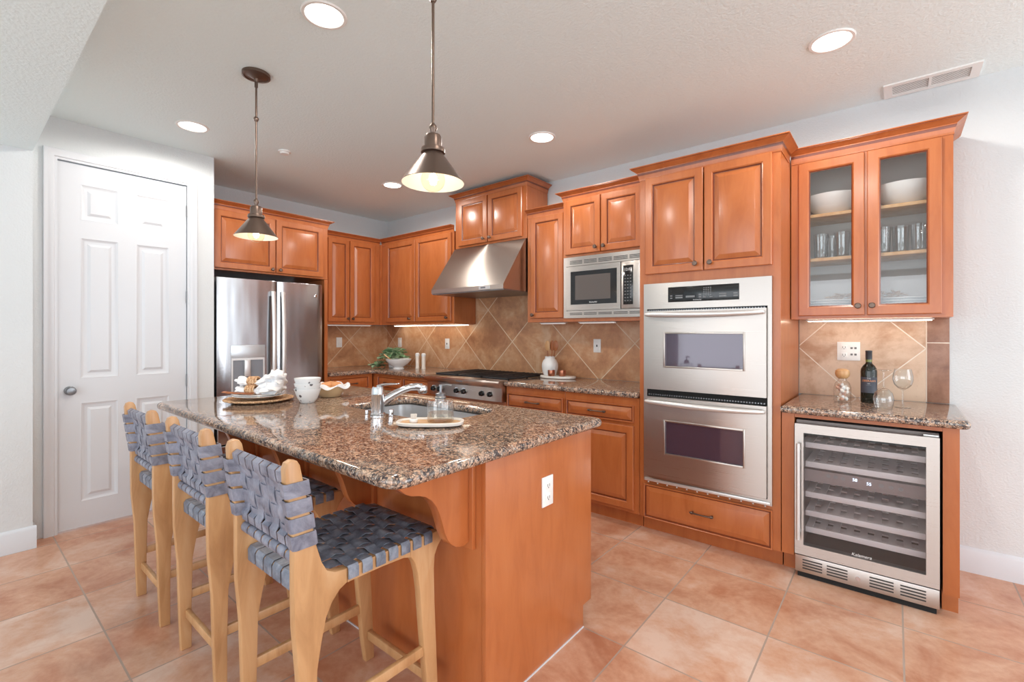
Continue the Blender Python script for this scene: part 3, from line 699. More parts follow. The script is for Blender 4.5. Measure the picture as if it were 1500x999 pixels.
# ================================================================== hood
hd = thing('range_hood', 'angular stainless steel range hood over the cooktop', 'hood', (2.06,0,1.70)); off = (2.06,0,1.70)
o = MB(off); o.prism([(-.012,1.735),(-.012,2.176),(-.345,2.176),(-.350,2.170),(-.655,1.746),(-.655,1.706),(-.30,1.705),(-.30,1.735)], 'x', 1.610, 2.520, .0); o.build('canopy', 'steel_h', hd, 15)
o = MB(off)
for x0 in (1.64, 2.075): o.box(x0, x0+.42, -.60, -.33, 1.700, 1.7045, .001)
o.build('filter', 'steel_d', hd)
o = MB(off); o.box(1.612, 2.518, -.645, -.02, 1.698, 1.704); o.build('underside', 'steel_d', hd)
MB(off).prism([(-.654,1.712),(-.654,1.742),(-.658,1.742),(-.658,1.712)], 'x', 2.24, 2.37).build('switch_strip', 'satin', hd)
MB(off).box(2.262, 2.318, -.6595, -.658, 1.72, 1.734).build('nameplate', 'steel_d', hd)

# ================================================================== rangetop
rt = thing('gas_rangetop', 'stainless gas rangetop with black cast-iron grates and six knobs', 'cooktop', (2.073,-.38,.755)); off = (2.073,-.38,.755)
o = MB(off); o.prism([(-.70,.755),(-.70,.868),(-.728,.888),(-.742,.903),(-.744,.917),(-.735,.929),(-.715,.934),(-.62,.934),(-.62,.922),(-.03,.922),(-.03,.755)], 'x', 1.606, 2.541, .002); o.build('body', 'steel', rt)
o = MB(off)
for i in range(3):
    x0 = 1.618+.305*i; x1 = x0+.300; z = .948
    for (a, b, c, d) in ((x0,x1,-.605,-.592),(x0,x1,-.06,-.047),(x0,x1,-.335,-.322)): o.box(a, b, c, d, z-.016, z, .003)
    for x in (x0, x1-.013): o.box(x, x+.013, -.605, -.047, z-.016, z, .003)
    for k in range(1, 6): o.box(x0+.05*k-.005, x0+.05*k+.005, -.60, -.05, z-.010, z+.003, .002)
    for cy in (-.46, -.19): o.lathe([(0,.925),(.05,.925),(.05,.936),(.035,.942),(0,.943)], (x0+.15, cy, 0), 20)
    for x in (x0+.006, x1-.006):
        for y in (-.595, -.33, -.055): o.box(x-.006, x+.006, y-.006, y+.006, .922, .94)
o.build('grates', 'iron', rt)
for x in (1.70, 1.785, 2.01, 2.102, 2.320, 2.415):
    kb = MB(off); kb.lathe([(0,0),(.023,0),(.024,.004),(.020,.020),(.018,.024),(0,.026)], (0,0,0), 24, axis='y')
    for v in kb.bm.verts: v.co += Vector((x, -.704, .812))
    kb.box(x-.004, x+.004, -.738, -.724, .812-.017, .812+.017, .002)
    kb = kb.build('burner_knob', 'black', rt)
    bz = MB(off); bz.lathe([(.025,0),(.030,0),(.030,.004),(.025,.004)], (0,0,0), 24, axis='y')
    for v in bz.bm.verts: v.co += Vector((x, -.7005, .812))
    bz.build('bezel', 'chrome', kb)
MB(off).box(2.04, 2.12, -.7435, -.742, .9, .91).build('badge', 'steel_d', rt)

# ================================================================== refrigerator
fr = thing('refrigerator', 'stainless steel French-door refrigerator with water dispenser beside the white wall', 'refrigerator', (.38,-1.75,0), PI/2); F0 = -1.75
def fb(a0, a1, x0, x1, z0, z1, name, m, bev=0, p=fr):  # a along world y, x world depth from wall A
    return MB().box(a0-F0, a1-F0, -(x1-.38), -(x0-.38), z0, z1, bev, 3).build(name, m, p)
fb(-2.222, -1.295, .03, .655, .02, 1.785, 'case', mat('fridge_case', srgb(70,72,76), .5))
ld = fb(-2.213, -1.735, .665, .762, .76, 1.797, 'left_door', 'fsteel', .010)
rd = fb(-1.727, -1.300, .665, .762, .76, 1.797, 'right_door', 'fsteel', .010)
dw = fb(-2.213, -1.300, .665, .762, .40, .750, 'freezer_drawer', 'fsteel', .010)
dw2 = fb(-2.213, -1.300, .665, .762, .05, .392, 'freezer_drawer', 'fsteel', .010)
def bowed(a0, a1, z0, z1, name):
    n = 14; pl = [(a0-F0, -(.665-.38)), (a1-F0, -(.665-.38))]
    for k in range(n+1):
        u = 1-k/n; e = min(u, 1-u); sag = .006*(1-(2*u-1)**2) - (.008*(1-e/.02) if e < .02 else 0)
        pl.append((a0+(a1-a0)*u-F0, -(.757+sag-.38)))
    return MB().prism(pl, 'z', z0, z1, .003).build(name, 'fsteel', fr, 20)
for _o in (ld, rd): bpy.data.objects.remove(_o)
ld = bowed(-2.213, -1.735, .76, 1.797, 'left_door'); rd = bowed(-1.727, -1.300, .76, 1.797, 'right_door')
def fhandle(y, p):
    o = MB(); n = 16
    pts = [(y-F0, -(.790-.38)-.022*math.sin(PI*i/n), .80+.90*i/n) for i in range(n+1)]
    t = bmesh.new(); R = []
    for q in pts: R.append([t.verts.new(Vector(q)+Vector((a*.017, b*.008, 0))) for a, b in ((-1,.3),(-.7,1),(.7,1),(1,.3),(1,-.6),(.6,-1),(-.6,-1),(-1,-.6))])
    for i in range(n):
        for k in range(8): t.faces.new([R[i][k], R[i][(k+1)%8], R[i+1][(k+1)%8], R[i+1][k]])
    t.faces.new(R[0]); t.faces.new(R[-1][::-1]); bmesh.ops.recalc_face_normals(t, faces=t.faces); o._add(t)
    for z in (.82, 1.66): o.box(y-F0-.014, y-F0+.014, -(.79-.38), -(.762-.38), z, z+.045, .004)
    o.build('door_handle', 'satin', p)
fhandle(-1.775, ld); fhandle(-1.690, rd)
o = MB(); o.tube([(a-F0, -(.80-.38), .70) for a in (-2.15,-1.9,-1.6,-1.36)], .012, 10); o.build('drawer_handle', 'satin', dw)
o = MB(); o.tube([(a-F0, -(.80-.38), .345) for a in (-2.15,-1.9,-1.6,-1.36)], .012, 10); o.build('drawer_handle', 'satin', dw2)
# dispenser
dp = fb(-2.112, -1.838, .762, .768, 1.120, 1.228, 'dispenser_screen', mat('dispenser_fascia', srgb(206,210,214), .3, .6), .002, ld)
o = MB(); o.holed(-2.108-F0, -1.842-F0, .80, 1.118, -(.768-.38), -(.7625-.38), [(-2.096-F0,-1.854-F0,.815,1.10)]); o.build('dispenser_frame', 'satin', ld)
fb(-2.096, -1.854, .7622, .7632, .815, 1.10, 'dispenser_recess', mat('dispenser_recess', srgb(132,136,144), .4), 0, ld)
fb(-2.012, -1.964, .7632, .790, .96, 1.10, 'dispenser_paddle', 'satin', .004, ld)
bd = MB(); bd.lathe([(0,0),(.016,0),(.016,.002),(.013,.004),(0,.004)], (0,0,0), 20, axis='y')
for v in bd.bm.verts: v.co += Vector((-1.371-F0, -(.762-.38), 1.684))
bd.build('round_badge', 'chrome', rd)

# ================================================================== wine cooler
wc = thing('wine_cooler', 'stainless-framed glass-door wine cooler with five wire shelves under the bar counter', 'wine cooler', (4.932,-.35,.02)); off = (4.932,-.35,.02)
o = MB(off); x0, x1 = 4.640, 5.228
o.box(x0, x0+.02, -.62, -.03, .02, .852); o.box(x1-.02, x1, -.62, -.03, .02, .852); o.box(x0+.02, x1-.02, -.62, -.03, .832, .852); o.box(x0+.02, x1-.02, -.62, -.03, .02, .13); o.box(x0+.02, x1-.02, -.05, -.03, .13, .832)
o.build('case', mat('cooler_interior', srgb(150,136,132), .45), wc)
MB(off).box(x0+.02, x1-.02, -.60, -.05, .515, .58).build('divider', mat('cooler_divider', srgb(150,136,134), .4), wc)
o = MB(off); o.holed(x0-.001, x1, .126, .838, -.672, -.628, [(4.680,5.180,.180,.790)]); dd = o.build('glass_door', 'steel', wc)
MB(off).box(4.680, 5.180, -.662, -.658, .180, .790).build('door_glass', 'winepane', dd)
o = MB(off); o.tube([(4.659,-.705,.215),(4.659,-.705,.735)], .010, 14)
for z in (.25, .70): o.tube([(4.659,-.672,z),(4.659,-.70,z)], .007, 10)
o.build('door_handle', 'satin', dd)
MB(off).box(5.17, 5.226, -.655, -.63, .8385, .848, .002).build('hinge', 'satin', dd)
o = MB(off); o.box(x0, x1, -.668, -.60, .030, .120, .002); gr = o.build('toe_grille', 'steel', wc)
o = MB(off)
for (a, b) in ((4.675,4.765), (4.785,4.875), (4.965,5.060), (5.085,5.180)):
    o = MB(off)
    for j in range(4): o.box(a, b, -.669, -.668, .050+.015*j, .057+.015*j)
    o.build('grille_slots', 'slot', gr)
MB(off).lathe([(0,0),(.011,0),(.011,.004),(0,.004)], (4.918,-.668,.075), 16, axis='y').build('lock', 'chrome', gr)
MB(off).box(x0+.01, x1-.01, -.655, -.60, .0, .029).build('foot_rail', 'gap', wc)
msh = mat('shelf_grey', srgb(240,236,236), .4)
for z in (.702, .596, .430, .327, .237):
    o = MB(off); o.box(4.682, 5.185, -.618, -.600, z, z+.030, .002)
    if z != .690 or True:
        for j, yy in enumerate((-.53, -.42, -.31, -.20, -.09)): o.box(4.682, 5.185, yy-.030, yy+.030, z+.010, z+.018)
        for i in range(9): o.box(4.682+.0595*i, 4.682+.0595*i+.032, -.60, -.07, z+.0185, z+.026)
    o.build('wire_shelf', msh, wc)
def dig(s_, x, z): textobj('display_digits', s_, .021, face_y(x-off[0], -.6632-off[1], z-off[2]), 'digit', dd)
dig('58', 4.905, .569); dig('55', 4.963, .560)
for x in (4.792, 4.823, 4.855, 5.012, 5.050, 5.087):
    o = MB(off); o.lathe([(.006,0),(.0085,0),(.0085,.001),(.006,.001)], (x, -.6625, .575-(x-4.79)*.03), 16, axis='y'); o.box(x-.003, x+.003, -.6632, -.6625, .5735-(x-4.79)*.03, .5765-(x-4.79)*.03); o.build('touch_button', 'printd', dd)
textobj('brand_mark', 'Kalamera', .022, face_y(4.932-off[0], -.6632-off[1], .186-off[2]) @ Matrix(((1,.25,0,0),(0,1,0,0),(0,0,1,0),(0,0,0,1))), 'chromelogo', dd)

# ================================================================== ceiling fixtures
G = 'recessed ceiling downlights'
dl = thing('recessed_light', 'round recessed downlight, nearest to the camera above the island', 'ceiling light', (3.09,-2.559,CZ), 0, G)
MB().lathe([(.078,.004),(.078,0),(.082,-.006),(.094,-.006),(.098,-.001),(.098,0)], (0,0,0), 40).build('trim_ring', 'white', dl)
MB().lathe([(0,-.0015),(.079,-.0015)], (0,0,0), 40).build('lens', 'lens', dl)
dlL = bpy.data.lights.new('downlight', 'SPOT'); dlL.energy = 44; dlL.spot_size = 3.1; dlL.spot_blend = .3; dlL.shadow_soft_size = .07; dlL.color = (1,.95,.88)
lo = bpy.data.objects.new('downlight', dlL); lo.location = (0,0,-.02); COL.objects.link(lo); lo.parent = dl
for (x, y, lb) in ((1.322,-2.55,'round recessed downlight above the pantry door'), (3.079,-.876,'round recessed downlight in front of the microwave cabinet'), (1.321,-.893,'round recessed downlight near the room corner, beside the near pendant shade'), (4.826,-.895,'recessed downlight at upper right near the air vent'), (4.84,-2.56,'recessed downlight overhead, out past the top of the photo')):
    dup(dl, (x, y, CZ), lb, G)
sd = thing('smoke_sprinkler', 'small round white sprinkler cap on the ceiling between pendants', 'sprinkler', (1.359,-1.939,CZ))
MB().lathe([(0,-.022),(.03,-.022),(.033,-.018),(.034,-.008),(.045,-.006),(.047,0),(0,0)], (0,0,0), 24).build('cap', 'white', sd)
vt = thing('air_vent', 'long white slatted air vent in the ceiling by the right wall', 'vent', (5.218,-.11,CZ)); off = (5.218,-.11,CZ)
o = MB(); o.holed(-.205, .205, -.095, .095, 0, .008, [(-.165,-.006,-.062,.062), (.006,.165,-.062,.062)])
for v in o.bm.verts: v.co = Vector((v.co.x, v.co.z, -v.co.y))
bmesh.ops.recalc_face_normals(o.bm, faces=o.bm.faces); o.build('frame', 'white', vt)
MB().box(-.166, .166, -.063, .063, -.0015, -.0005).build('duct_shade_sheet', 'slot', vt)  # dark sheet put in for the shade inside the duct
for i in range(9):
    o = MB(); y = -.055+.0138*i; o.prism([(y,-.003),(y+.001,-.003),(y+.0026,-.0055),(y+.0016,-.0055)], 'x', -.165, .165); o.build('slat', 'white', vt)
def pendant(x, y, label):
    p = thing('pendant_light', label, 'pendant light', (x, y, CZ), 0, 'bronze cone pendants over the island'); zb = 1.86-CZ
    MB().lathe([(0,0),(.070,0),(.070,-.016),(.062,-.018),(.060,-.014),(.036,-.016),(.012,-.030),(.008,-.045),(0,-.046)], (0,0,0), 36).build('canopy', 'bronze', p)
    o = MB(); o.tube([(0,0,-.044), (0,0,zb+.196)], .0052, 12)
    o.lathe([(0,.014),(.008,.012),(.013,.004),(.013,-.004),(.008,-.012),(0,-.014)], (0,0,zb+.648), 16); o.lathe([(.008,.02),(.0085,.02),(.0085,-.02),(.005,-.02)], (0,0,-.055), 12)
    o.build('rod', 'bronze', p)
    o = MB(); z = zb
    o.lathe([(0,z+.212),(.006,z+.210),(.013,z+.200),(.014,z+.192),(.010,z+.182),(.009,z+.176),(.012,z+.172),(.026,z+.168),(.030,z+.160),(.030,z+.124),(.040,z+.122),(.042,z+.116),(.042,z+.106),(.036,z+.104),(0,z+.104)], (0,0,0), 36)
    o.build('socket_cap', 'bronze', p)
    o = MB(); o.lathe([(.034,z+.104),(.1085,z+.002),(.1085,z)], (0,0,0), 48); o.lathe([(.1085,z),(.107,z+.0015),(.031,z+.102),(0,z+.102)], (0,0,0), 48, mi=1)
    o.build('shade', ['bronze','shade_in'], p)
    o = MB(); pr = [(0,z-.030)]+[(.042*math.sin(a), z+.012-.042*math.cos(a)) for a in [PI*k/14 for k in range(1, 12)]]+[(.015,z+.060),(.013,z+.09)]
    o.lathe(pr, (0,0,0), 28); b = o.build('bulb', 'bulbglass', p)
    o = MB(); o.lathe([(0,z-.006),(.010,z+.0),(.015,z+.012),(.012,z+.028),(0,z+.036)], (0,0,0), 12); o.build('filament', 'bulb', b)
    l = bpy.data.lights.new('pendant_bulb', 'SPOT'); l.spot_size = 2.9; l.spot_blend = .5; l.energy = 8; l.color = (1,.78,.52); l.shadow_soft_size = .03
    lo = bpy.data.objects.new('pendant_bulb', l); lo.location = (0,0,zb-.036); COL.objects.link(lo); lo.parent = p
    return p
pendant(2.352, -2.55, 'bronze cone pendant lamp on a rod, the farther one, in front of the fridge cabinet')
pendant(3.811, -2.55, 'bronze cone pendant lamp on a long rod, the nearer one, left of the hood cabinet')
def ucl(x0, x1, y, z, label, m='ledwhite', ax='x'):
    t_ = thing('under_cabinet_light', label, 'light', ((x0+x1)/2, y, z) if ax == 'x' else (y, (x0+x1)/2, z), 0 if ax == 'x' else PI/2, 'under-cabinet light bars'); h = (x1-x0)/2
    MB().box(-h, h, -.018, .018, -.008, 0, .001).build('housing', 'white', t_); MB().box(-h+.01, h-.01, -.014, .014, -.013, -.008, .002).build('diffuser', m, t_)
ucl(.30, 1.57, -.11, 1.424, 'lit white light bar under the cabinet left of the hood')
ucl(4.625, 5.235, -.12, 1.416, 'lit white light bar under the glass-fronted cabinet')
ucl(2.58, 2.85, -.20, 1.424, 'short dim light bar under the narrow single-door cabinet', 'leddim')
ucl(3.02, 3.36, -.26, 1.424, 'dim light bar under the microwave cabinet', 'leddim')
ucl(-1.12, -.42, .25, 1.424, 'slim light bar under the cabinet beside the fridge', 'leddim', 'y')

# ================================================================== bar stools
def make_stool():
    # origin at the floor under the seat centre; the sitter faces +y (the island); stool footprint y -.26 .. +.25
    r = thing('bar_stool', '', 'bar stool', (0,0,0), 0, 'woven leather bar stools')
    Y = 2.757   # world profile y -> local
    rear = [(-3.010,0),(-3.016,.15),(-3.022,.38),(-3.034,.52),(-3.036,.62),(-3.036,.736),(-3.046,.84),(-3.058,.93),(-3.060,.965),(-3.054,.982),(-3.040,.988),(-3.026,.984),(-3.018,.970),(-3.010,.93),(-2.992,.84),(-2.971,.734),(-2.955,.680),(-2.940,.652),(-2.915,.637),(-2.875,.632),
            (-2.875,.590),(-2.900,.578),(-2.925,.550),(-2.942,.515),(-2.956,.45),(-2.968,.38),(-2.972,.2),(-2.972,0)]
    front = [(-2.64,.632),(-2.523,.628),(-2.503,.622),(-2.494,.610),(-2.500,.592),(-2.520,.570),(-2.532,.545),(-2.536,.50),(-2.533,.38),(-2.522,.15),(-2.515,0),(-2.553,0),(-2.568,.10),(-2.588,.30),(-2.600,.44),(-2.610,.51),(-2.622,.55),(-2.640,.577)]
    rail = [(-2.875,.632),(-2.64,.632),(-2.64,.577),(-2.67,.586),(-2.76,.590),(-2.875,.590)]
    hw = .212; th = .032
    for sx in (-1, 1):
        a, b = sorted((sx*hw, sx*(hw-th)))
        for nm, pl in (('rear_leg', rear), ('front_leg', front)):
            MB().prism([(p[0]+Y, p[1]) for p in pl], 'x', a, b, .005).build(nm, 'oak', r, 40)
        MB().prism([(p[0]+Y, p[1]) for p in rail], 'x', a+.001, b-.001, .0).build('seat_side_rail', 'oak', r)
    inn = hw - th
    MB().box(-inn, inn, -.241, -.205, .585, .628, .004).build('seat_rear_rail', 'oak', r)
    MB().box(-inn, inn, .212, .245, .585, .624, .004).build('seat_front_rail', 'oak', r)
    MB().box(-inn, inn, -.240, -.222, .135, .170, .004).build('stretcher', 'oak', r)
    MB().box(-inn, inn, .206, .226, .090, .125, .004).build('stretcher', 'oak', r)
    for sx in (-1, 1): MB().box(min(sx*(hw-.008), sx*(hw-.026)), max(sx*(hw-.008), sx*(hw-.026)), -.23, .215, .205, .240, .004).build('stretcher', 'oak', r)
    # back rails (tilted with the posts)
    def backy(z): return -.288 + (.93-z)*.30 + .008 if z > .7 else -.22
    for (z0, z1) in ((.922,.952), (.728,.752), (.688,.712)):
        yc = (-2.757 and 0) or 0
        zc = (z0+z1)/2; yy = Y - 3.036 + .030 - (zc-.736)*.14
        if z0 == .688: yy = -.252
        MB().box(-inn, inn, yy-.011, yy+.011, z0, z1, .004).build('back_rail', 'oak', r)
    # ---- seat webbing
    wb = MB(); nX, nY = 7, 6
    ys = [-.101 + .0485*i for i in range(nX)]; xs = [-.150+.060*j for j in range(nY)]
    def under(a, seglist, sign, z0=.636, amp=.0068):
        # height of a strap at position a given crossing centres
        best = 0
        for i, c in enumerate(seglist):
            d = abs(a-c); best += sign(i)*math.exp(-(d/.0155)**2)
        return z0 + amp*max(-1, min(1, best)) - .004*math.cos(a/.2*PI/2)
    for i, y in enumerate(ys):
        pts = []
        h2 = hw+.004
        pts += [(-h2, y, .599), (-h2, y, .628), (-h2+.006, y, .6365)]
        n = 46
        for k in range(n+1):
            x = -hw+.014 + (2*hw-.028)*k/n
            pts.append((x, y, under(x, xs, lambda j: 1 if (i+j)%2 else -1)))
        pts += [(h2-.006, y, .6365), (h2, y, .628), (h2, y, .599)]
        wb.ribbon(pts, (0,1,0), .035, .0028)
    for j, x in enumerate(xs):
        pts = [(x, -.2445, .586), (x, -.2455, .622), (x, -.238, .6325), (x, -.215, .634)]; n = 44
        for k in range(n+1):
            y = -.192 + (.222+.192)*k/n
            pts.append((x, y, under(y, ys, lambda i: -1 if (i+j)%2 else 1)))
        pts += [(x, .238, .634), (x, .249, .624), (x, .249, .588)]
        wb.ribbon(pts, (1,0,0), .052, .0028)
    wb.build('seat_webbing', 'leather', r, 50)
    # ---- back webbing: vertical straps over the top and bottom back rails, horizontal straps wrapped round the posts
    bw = MB(); zs = [.760+.049*i for i in range(4)]; xv = [-.154+.0514*j for j in range(7)]
    def py(z): return Y - 3.036 + .030 - (z-.736)*.14      # mid plane of the back
    for j, x in enumerate(xv):
        pts = []
        f = lambda z, s: py(z) + s*.0145
        # one loop: front of top rail, over, down the back to the low rail and around
        pts += [(x, f(.925,1), .925), (x, f(.948,1), .948), (x, py(.957), .9575), (x, f(.948,-1), .948)]
        n = 30
        pts += [(x, f(.930,-1), .930), (x, f(.918,-1)+.001, .918)]
        for k in range(n+1):
            z = .908 - (.908-.765)*k/n; a = 0
            for i, c in enumerate(zs): a += (1 if (i+j)%2 else -1)*math.exp(-((z-c)/.018)**2)
            pts.append((x, py(z) + .004*max(-1, min(1, a)) - .003*(1 if k in (0,) else 0), z))
        pts += [(x, f(.750,-1), .752), (x, f(.728,-1), .728), (x, py(.722), .7235)]
        bw.ribbon(pts, (1,0,0), .043, .0028)
    for i, z in enumerate(zs):
        pr = []; n = 44; yb = py(z)
        # wraps the post: front face, outer side, back face
        for sx in (-1,):
            pr += [(-(inn+.004), yb+.034, z), (-(hw+.001), yb+.036, z), (-(hw+.0035), yb+.030, z), (-(hw+.0035), yb-.026, z), (-(hw-.002), yb-.032, z), (-(inn+.002), yb-.030, z), (-(inn-.004), yb-.016, z)]
        for k in range(n+1):
            x = -.165+.33*k/n; a = 0
            for j, c in enumerate(xv): a += (-1 if (i+j)%2 else 1)*math.exp(-((x-c)/.018)**2)
            pr.append((x, yb + .004*max(-1, min(1, a)), z))
        pr += [((inn-.004), yb-.016, z), ((inn+.002), yb-.030, z), ((hw-.002), yb-.032, z), ((hw+.0035), yb-.026, z), ((hw+.0035), yb+.030, z), ((hw+.001), yb+.036, z), ((inn+.004), yb+.034, z)]
        bw.ribbon(pr, (0,-.14,1), .041, .0026)
    # wraps round the lowest back rail
    for j, x in enumerate(xv):
        c = -.252; pts = [(x, c+.015*math.cos(a), .700+.016*math.sin(a)) for a in [2*PI*k/14 for k in range(15)]]
        bw.ribbon(pts, (1,0,0), .043, .0026)
    bw.build('back_webbing', 'leatherb', r, 50)
    return r
st = make_stool()
st.location = (3.590, -2.757, 0); st['label'] = 'nearest woven grey leather and oak bar stool, seat fully in view, at the island corner'
dup(st, (2.935,-2.755,0), 'middle bar stool of woven grey leather and oak, between the other two')
dup(st, (2.288,-2.765,0), 'farthest bar stool of woven grey leather, nearest the white pantry door')

# ================================================================== sink and tap
sk = thing('sink', 'stainless undermount sink set into the island worktop', 'sink', (3.075,-2.0,.70)); off = (3.075,-2.0,.70)
ri = rrect(2.682, 3.468, -2.223, -1.787, .075, 8); rb = rrect(2.70, 3.45, -2.205, -1.805, .06, 8)
t = bmesh.new(); rings = []
for pl, z in ((rrect(2.66,3.49,-2.245,-1.765,.09,8), .8875), (ri, .8875), (ri, .88), (rb, .74), (rrect(2.73,3.42,-2.175,-1.835,.05,8), .715)): rings.append([t.verts.new((x, y, z)) for x, y in pl])
for i in range(len(rings)-1):
    for k in range(len(rings[0])): t.faces.new([rings[i][k], rings[i][(k+1)%len(rings[0])], rings[i+1][(k+1)%len(rings[0])], rings[i+1][k]])
t.faces.new(rings[-1]); o = MB(off); o._add(t); o.build('basin', 'sinksteel', sk)
MB(off).lathe([(.0,.7155),(.03,.7155),(.045,.7165),(.045,.718),(0,.719)], (3.075,-2.0,0), 20).build('drain', 'chrome', sk)
MB(off).box(3.06, 3.085, -2.19, -1.82, .72, .845, .01, 3).build('divider', 'sinksteel', sk)
fa = thing('faucet', 'chrome single-lever kitchen faucet at the island sink', 'faucet', (3.085,-2.275,.93)); off = (3.085,-2.275,.93)
MB(off).lathe([(0,.931),(.036,.931),(.036,.936),(.032,.940),(.031,1.028),(.033,1.031),(.031,1.035),(.030,1.056),(.025,1.068),(0,1.072)], (3.085,-2.275,0), 28).build('body', 'chrome', fa)
sp = [(3.085,-2.275,.962),(3.092,-2.262,.985),(3.104,-2.24,1.005),(3.122,-2.205,1.028),(3.142,-2.168,1.047),(3.160,-2.135,1.058),(3.175,-2.105,1.060),(3.186,-2.085,1.054)]
sp = [tuple(p) for p in sp]
MB(off).tube(sp, [.018,.019,.019,.019,.018,.018,.020,.022], 16).build('spout', 'chrome', fa)
MB(off).lathe([(0,.022),(.018,.020),(.025,.008),(.026,-.010),(.020,-.022),(0,-.022)], (3.190,-2.078,1.046), 20).build('spray_head', 'chrome', fa)
MB(off).tube([(3.085,-2.275,1.070),(3.105,-2.262,1.078),(3.140,-2.238,1.082),(3.175,-2.214,1.083)], [.015,.013,.010,.005], 12, flat=.55).build('lever', 'chrome', fa)
for (x, y, lb, h, rr) in ((3.175,-2.262,'short chrome sink button between faucet and tray',.032,.012), (3.035,-2.305,'tiny chrome air cap left of the faucet',.020,.009)):
    MB((3.075,-2.0,.70)).lathe([(0,.931),(rr,.931),(rr,.930+h*.8),(rr*.9,.930+h),(0,.930+h)], (x,y,0), 16).build('deck_cap', 'chrome', sk)

# tray with soap and brush
VD = Vector((-.634,.773,0)); VR = Vector((.773,.634,0)); vang = math.atan2(.634,.773)
ty = thing('sink_tray', 'long oval wooden tray with white rim beside the faucet', 'tray', (3.492,-2.288,.93), vang)
def oval(a, b, n=40, p=3): return [(a*abs(math.cos(2*PI*k/n))**(2/p)*(1 if math.cos(2*PI*k/n) >= 0 else -1), b*abs(math.sin(2*PI*k/n))**(2/p)*(1 if math.sin(2*PI*k/n) >= 0 else -1)) for k in range(n)]
t = bmesh.new(); rings = []
for (a, b, z) in ((.128,.062,.0015), (.144,.076,.008), (.147,.079,.019), (.145,.077,.021), (.136,.068,.021), (.132,.064,.014)): rings.append([t.verts.new((x, y, z)) for x, y in oval(a, b)])
for i in range(5):
    for k in range(40): t.faces.new([rings[i][k], rings[i][(k+1)%40], rings[i+1][(k+1)%40], rings[i+1][k]])
t.faces.new(rings[0][::-1]); o = MB(); o._add(t); o.build('rim', 'marble', ty)
t = bmesh.new(); t.faces.new([t.verts.new((x, y, .0135)) for x, y in oval(.133,.065)]); o = MB(); o._add(t); o.build('wooden_bed', 'board', ty)
sl = Vector((3.492,-2.288,.9445)) + VR*.044 + VD*.006
so = thing('soap_dispenser', 'ribbed clear glass soap dispenser with dark pump on the tray', 'soap dispenser', sl)
MB().lathe([(0,.002),(.040,.002),(.042,.006),(.042,.066),(.039,.070),(.018,.072),(.016,.074)], (0,0,0), 32).build('bottle', 'tumbler', so)
MB().lathe([(0,.004),(.037,.004),(.038,.008),(.038,.030),(0,.030)], (0,0,0), 28).build('soap', archglass('liquid_soap', (.96,.93,.88), .03, .3), so)
MB().lathe([(0,.073),(.017,.073),(.018,.078),(.015,.082),(.016,.090),(.008,.092),(.004,.094),(.004,.112),(.006,.113),(.006,.118),(0,.119)], (0,0,0), 20).build('pump', 'steel_d', so)
o = MB(); o.tube([(0,0,.115), tuple(VR*.022+Vector((0,0,.117))), tuple(VR*.034+Vector((0,0,.114)))], .0035, 8); o.build('nozzle', 'steel_d', so)
so.scale = (1.38, 1.38, 1.38)
bl = Vector((3.492,-2.288,.9445)) + VR*-.072 + VD*-.006
br = thing('scrub_brush', 'small round white scrub brush with pale bristles on the tray', 'brush', bl)
MB().lathe([(0,0),(.017,0),(.018,.004),(.018,.011),(.014,.014),(0,.014)], (0,0,0), 20).build('base', 'porcelain', br)
o = MB()
for i in range(28):
    a = i*2.4; rr = .0125*math.sqrt(i/28); o.tube([(rr*math.cos(a), rr*math.sin(a), .013), (1.15*rr*math.cos(a), 1.15*rr*math.sin(a), .036)], .0016, 5)
br2 = o.build('bristles', 'marble', br); br2['kind'] = 'stuff'

# ================================================================== table setting on the island
pc = Vector((2.150,-2.452,.93))
pm = thing('round_placemat', 'round woven seagrass placemat under the stacked plates', 'placemat', pc)
o = MB(); nn = 26
for i in range(1, nn+1):
    rr = .182*i/nn; K = 48; zz = .006+.010*smoothstep(.13,.182,rr)
    o.tube([(rr*math.cos(2*PI*k/K)*(1+.006*math.sin(k*2.9+i)), rr*math.sin(2*PI*k/K)*(1+.006*math.sin(k*2.9+i)), zz+.0015*math.sin(k*3.1+i*1.7)) for k in range(K+1)], .0046, 6, False)
o.build('woven_mat', 'wicker', pm)
def plate(name, label, loc, r, h=.018, group=None, m='porcelain'):
    p = MB(); p.lathe([(0,.001),(r*.6,.001),(r*.64,.003),(r*.97,h-.001),(r,h),(r*.985,h+.002),(r*.63,.007),(0,.006)], (0,0,0), 48)
    o = p.build(name, m); o.location = loc; return tag(o, label, 'plate', group)
plate('dinner_plate', 'lower white plate on the woven placemat on the island', pc+Vector((0,0,.0205)), .140)
plate('dinner_plate', 'upper white plate holding the napkins on the island', pc+Vector((0,0,.0285)), .136)
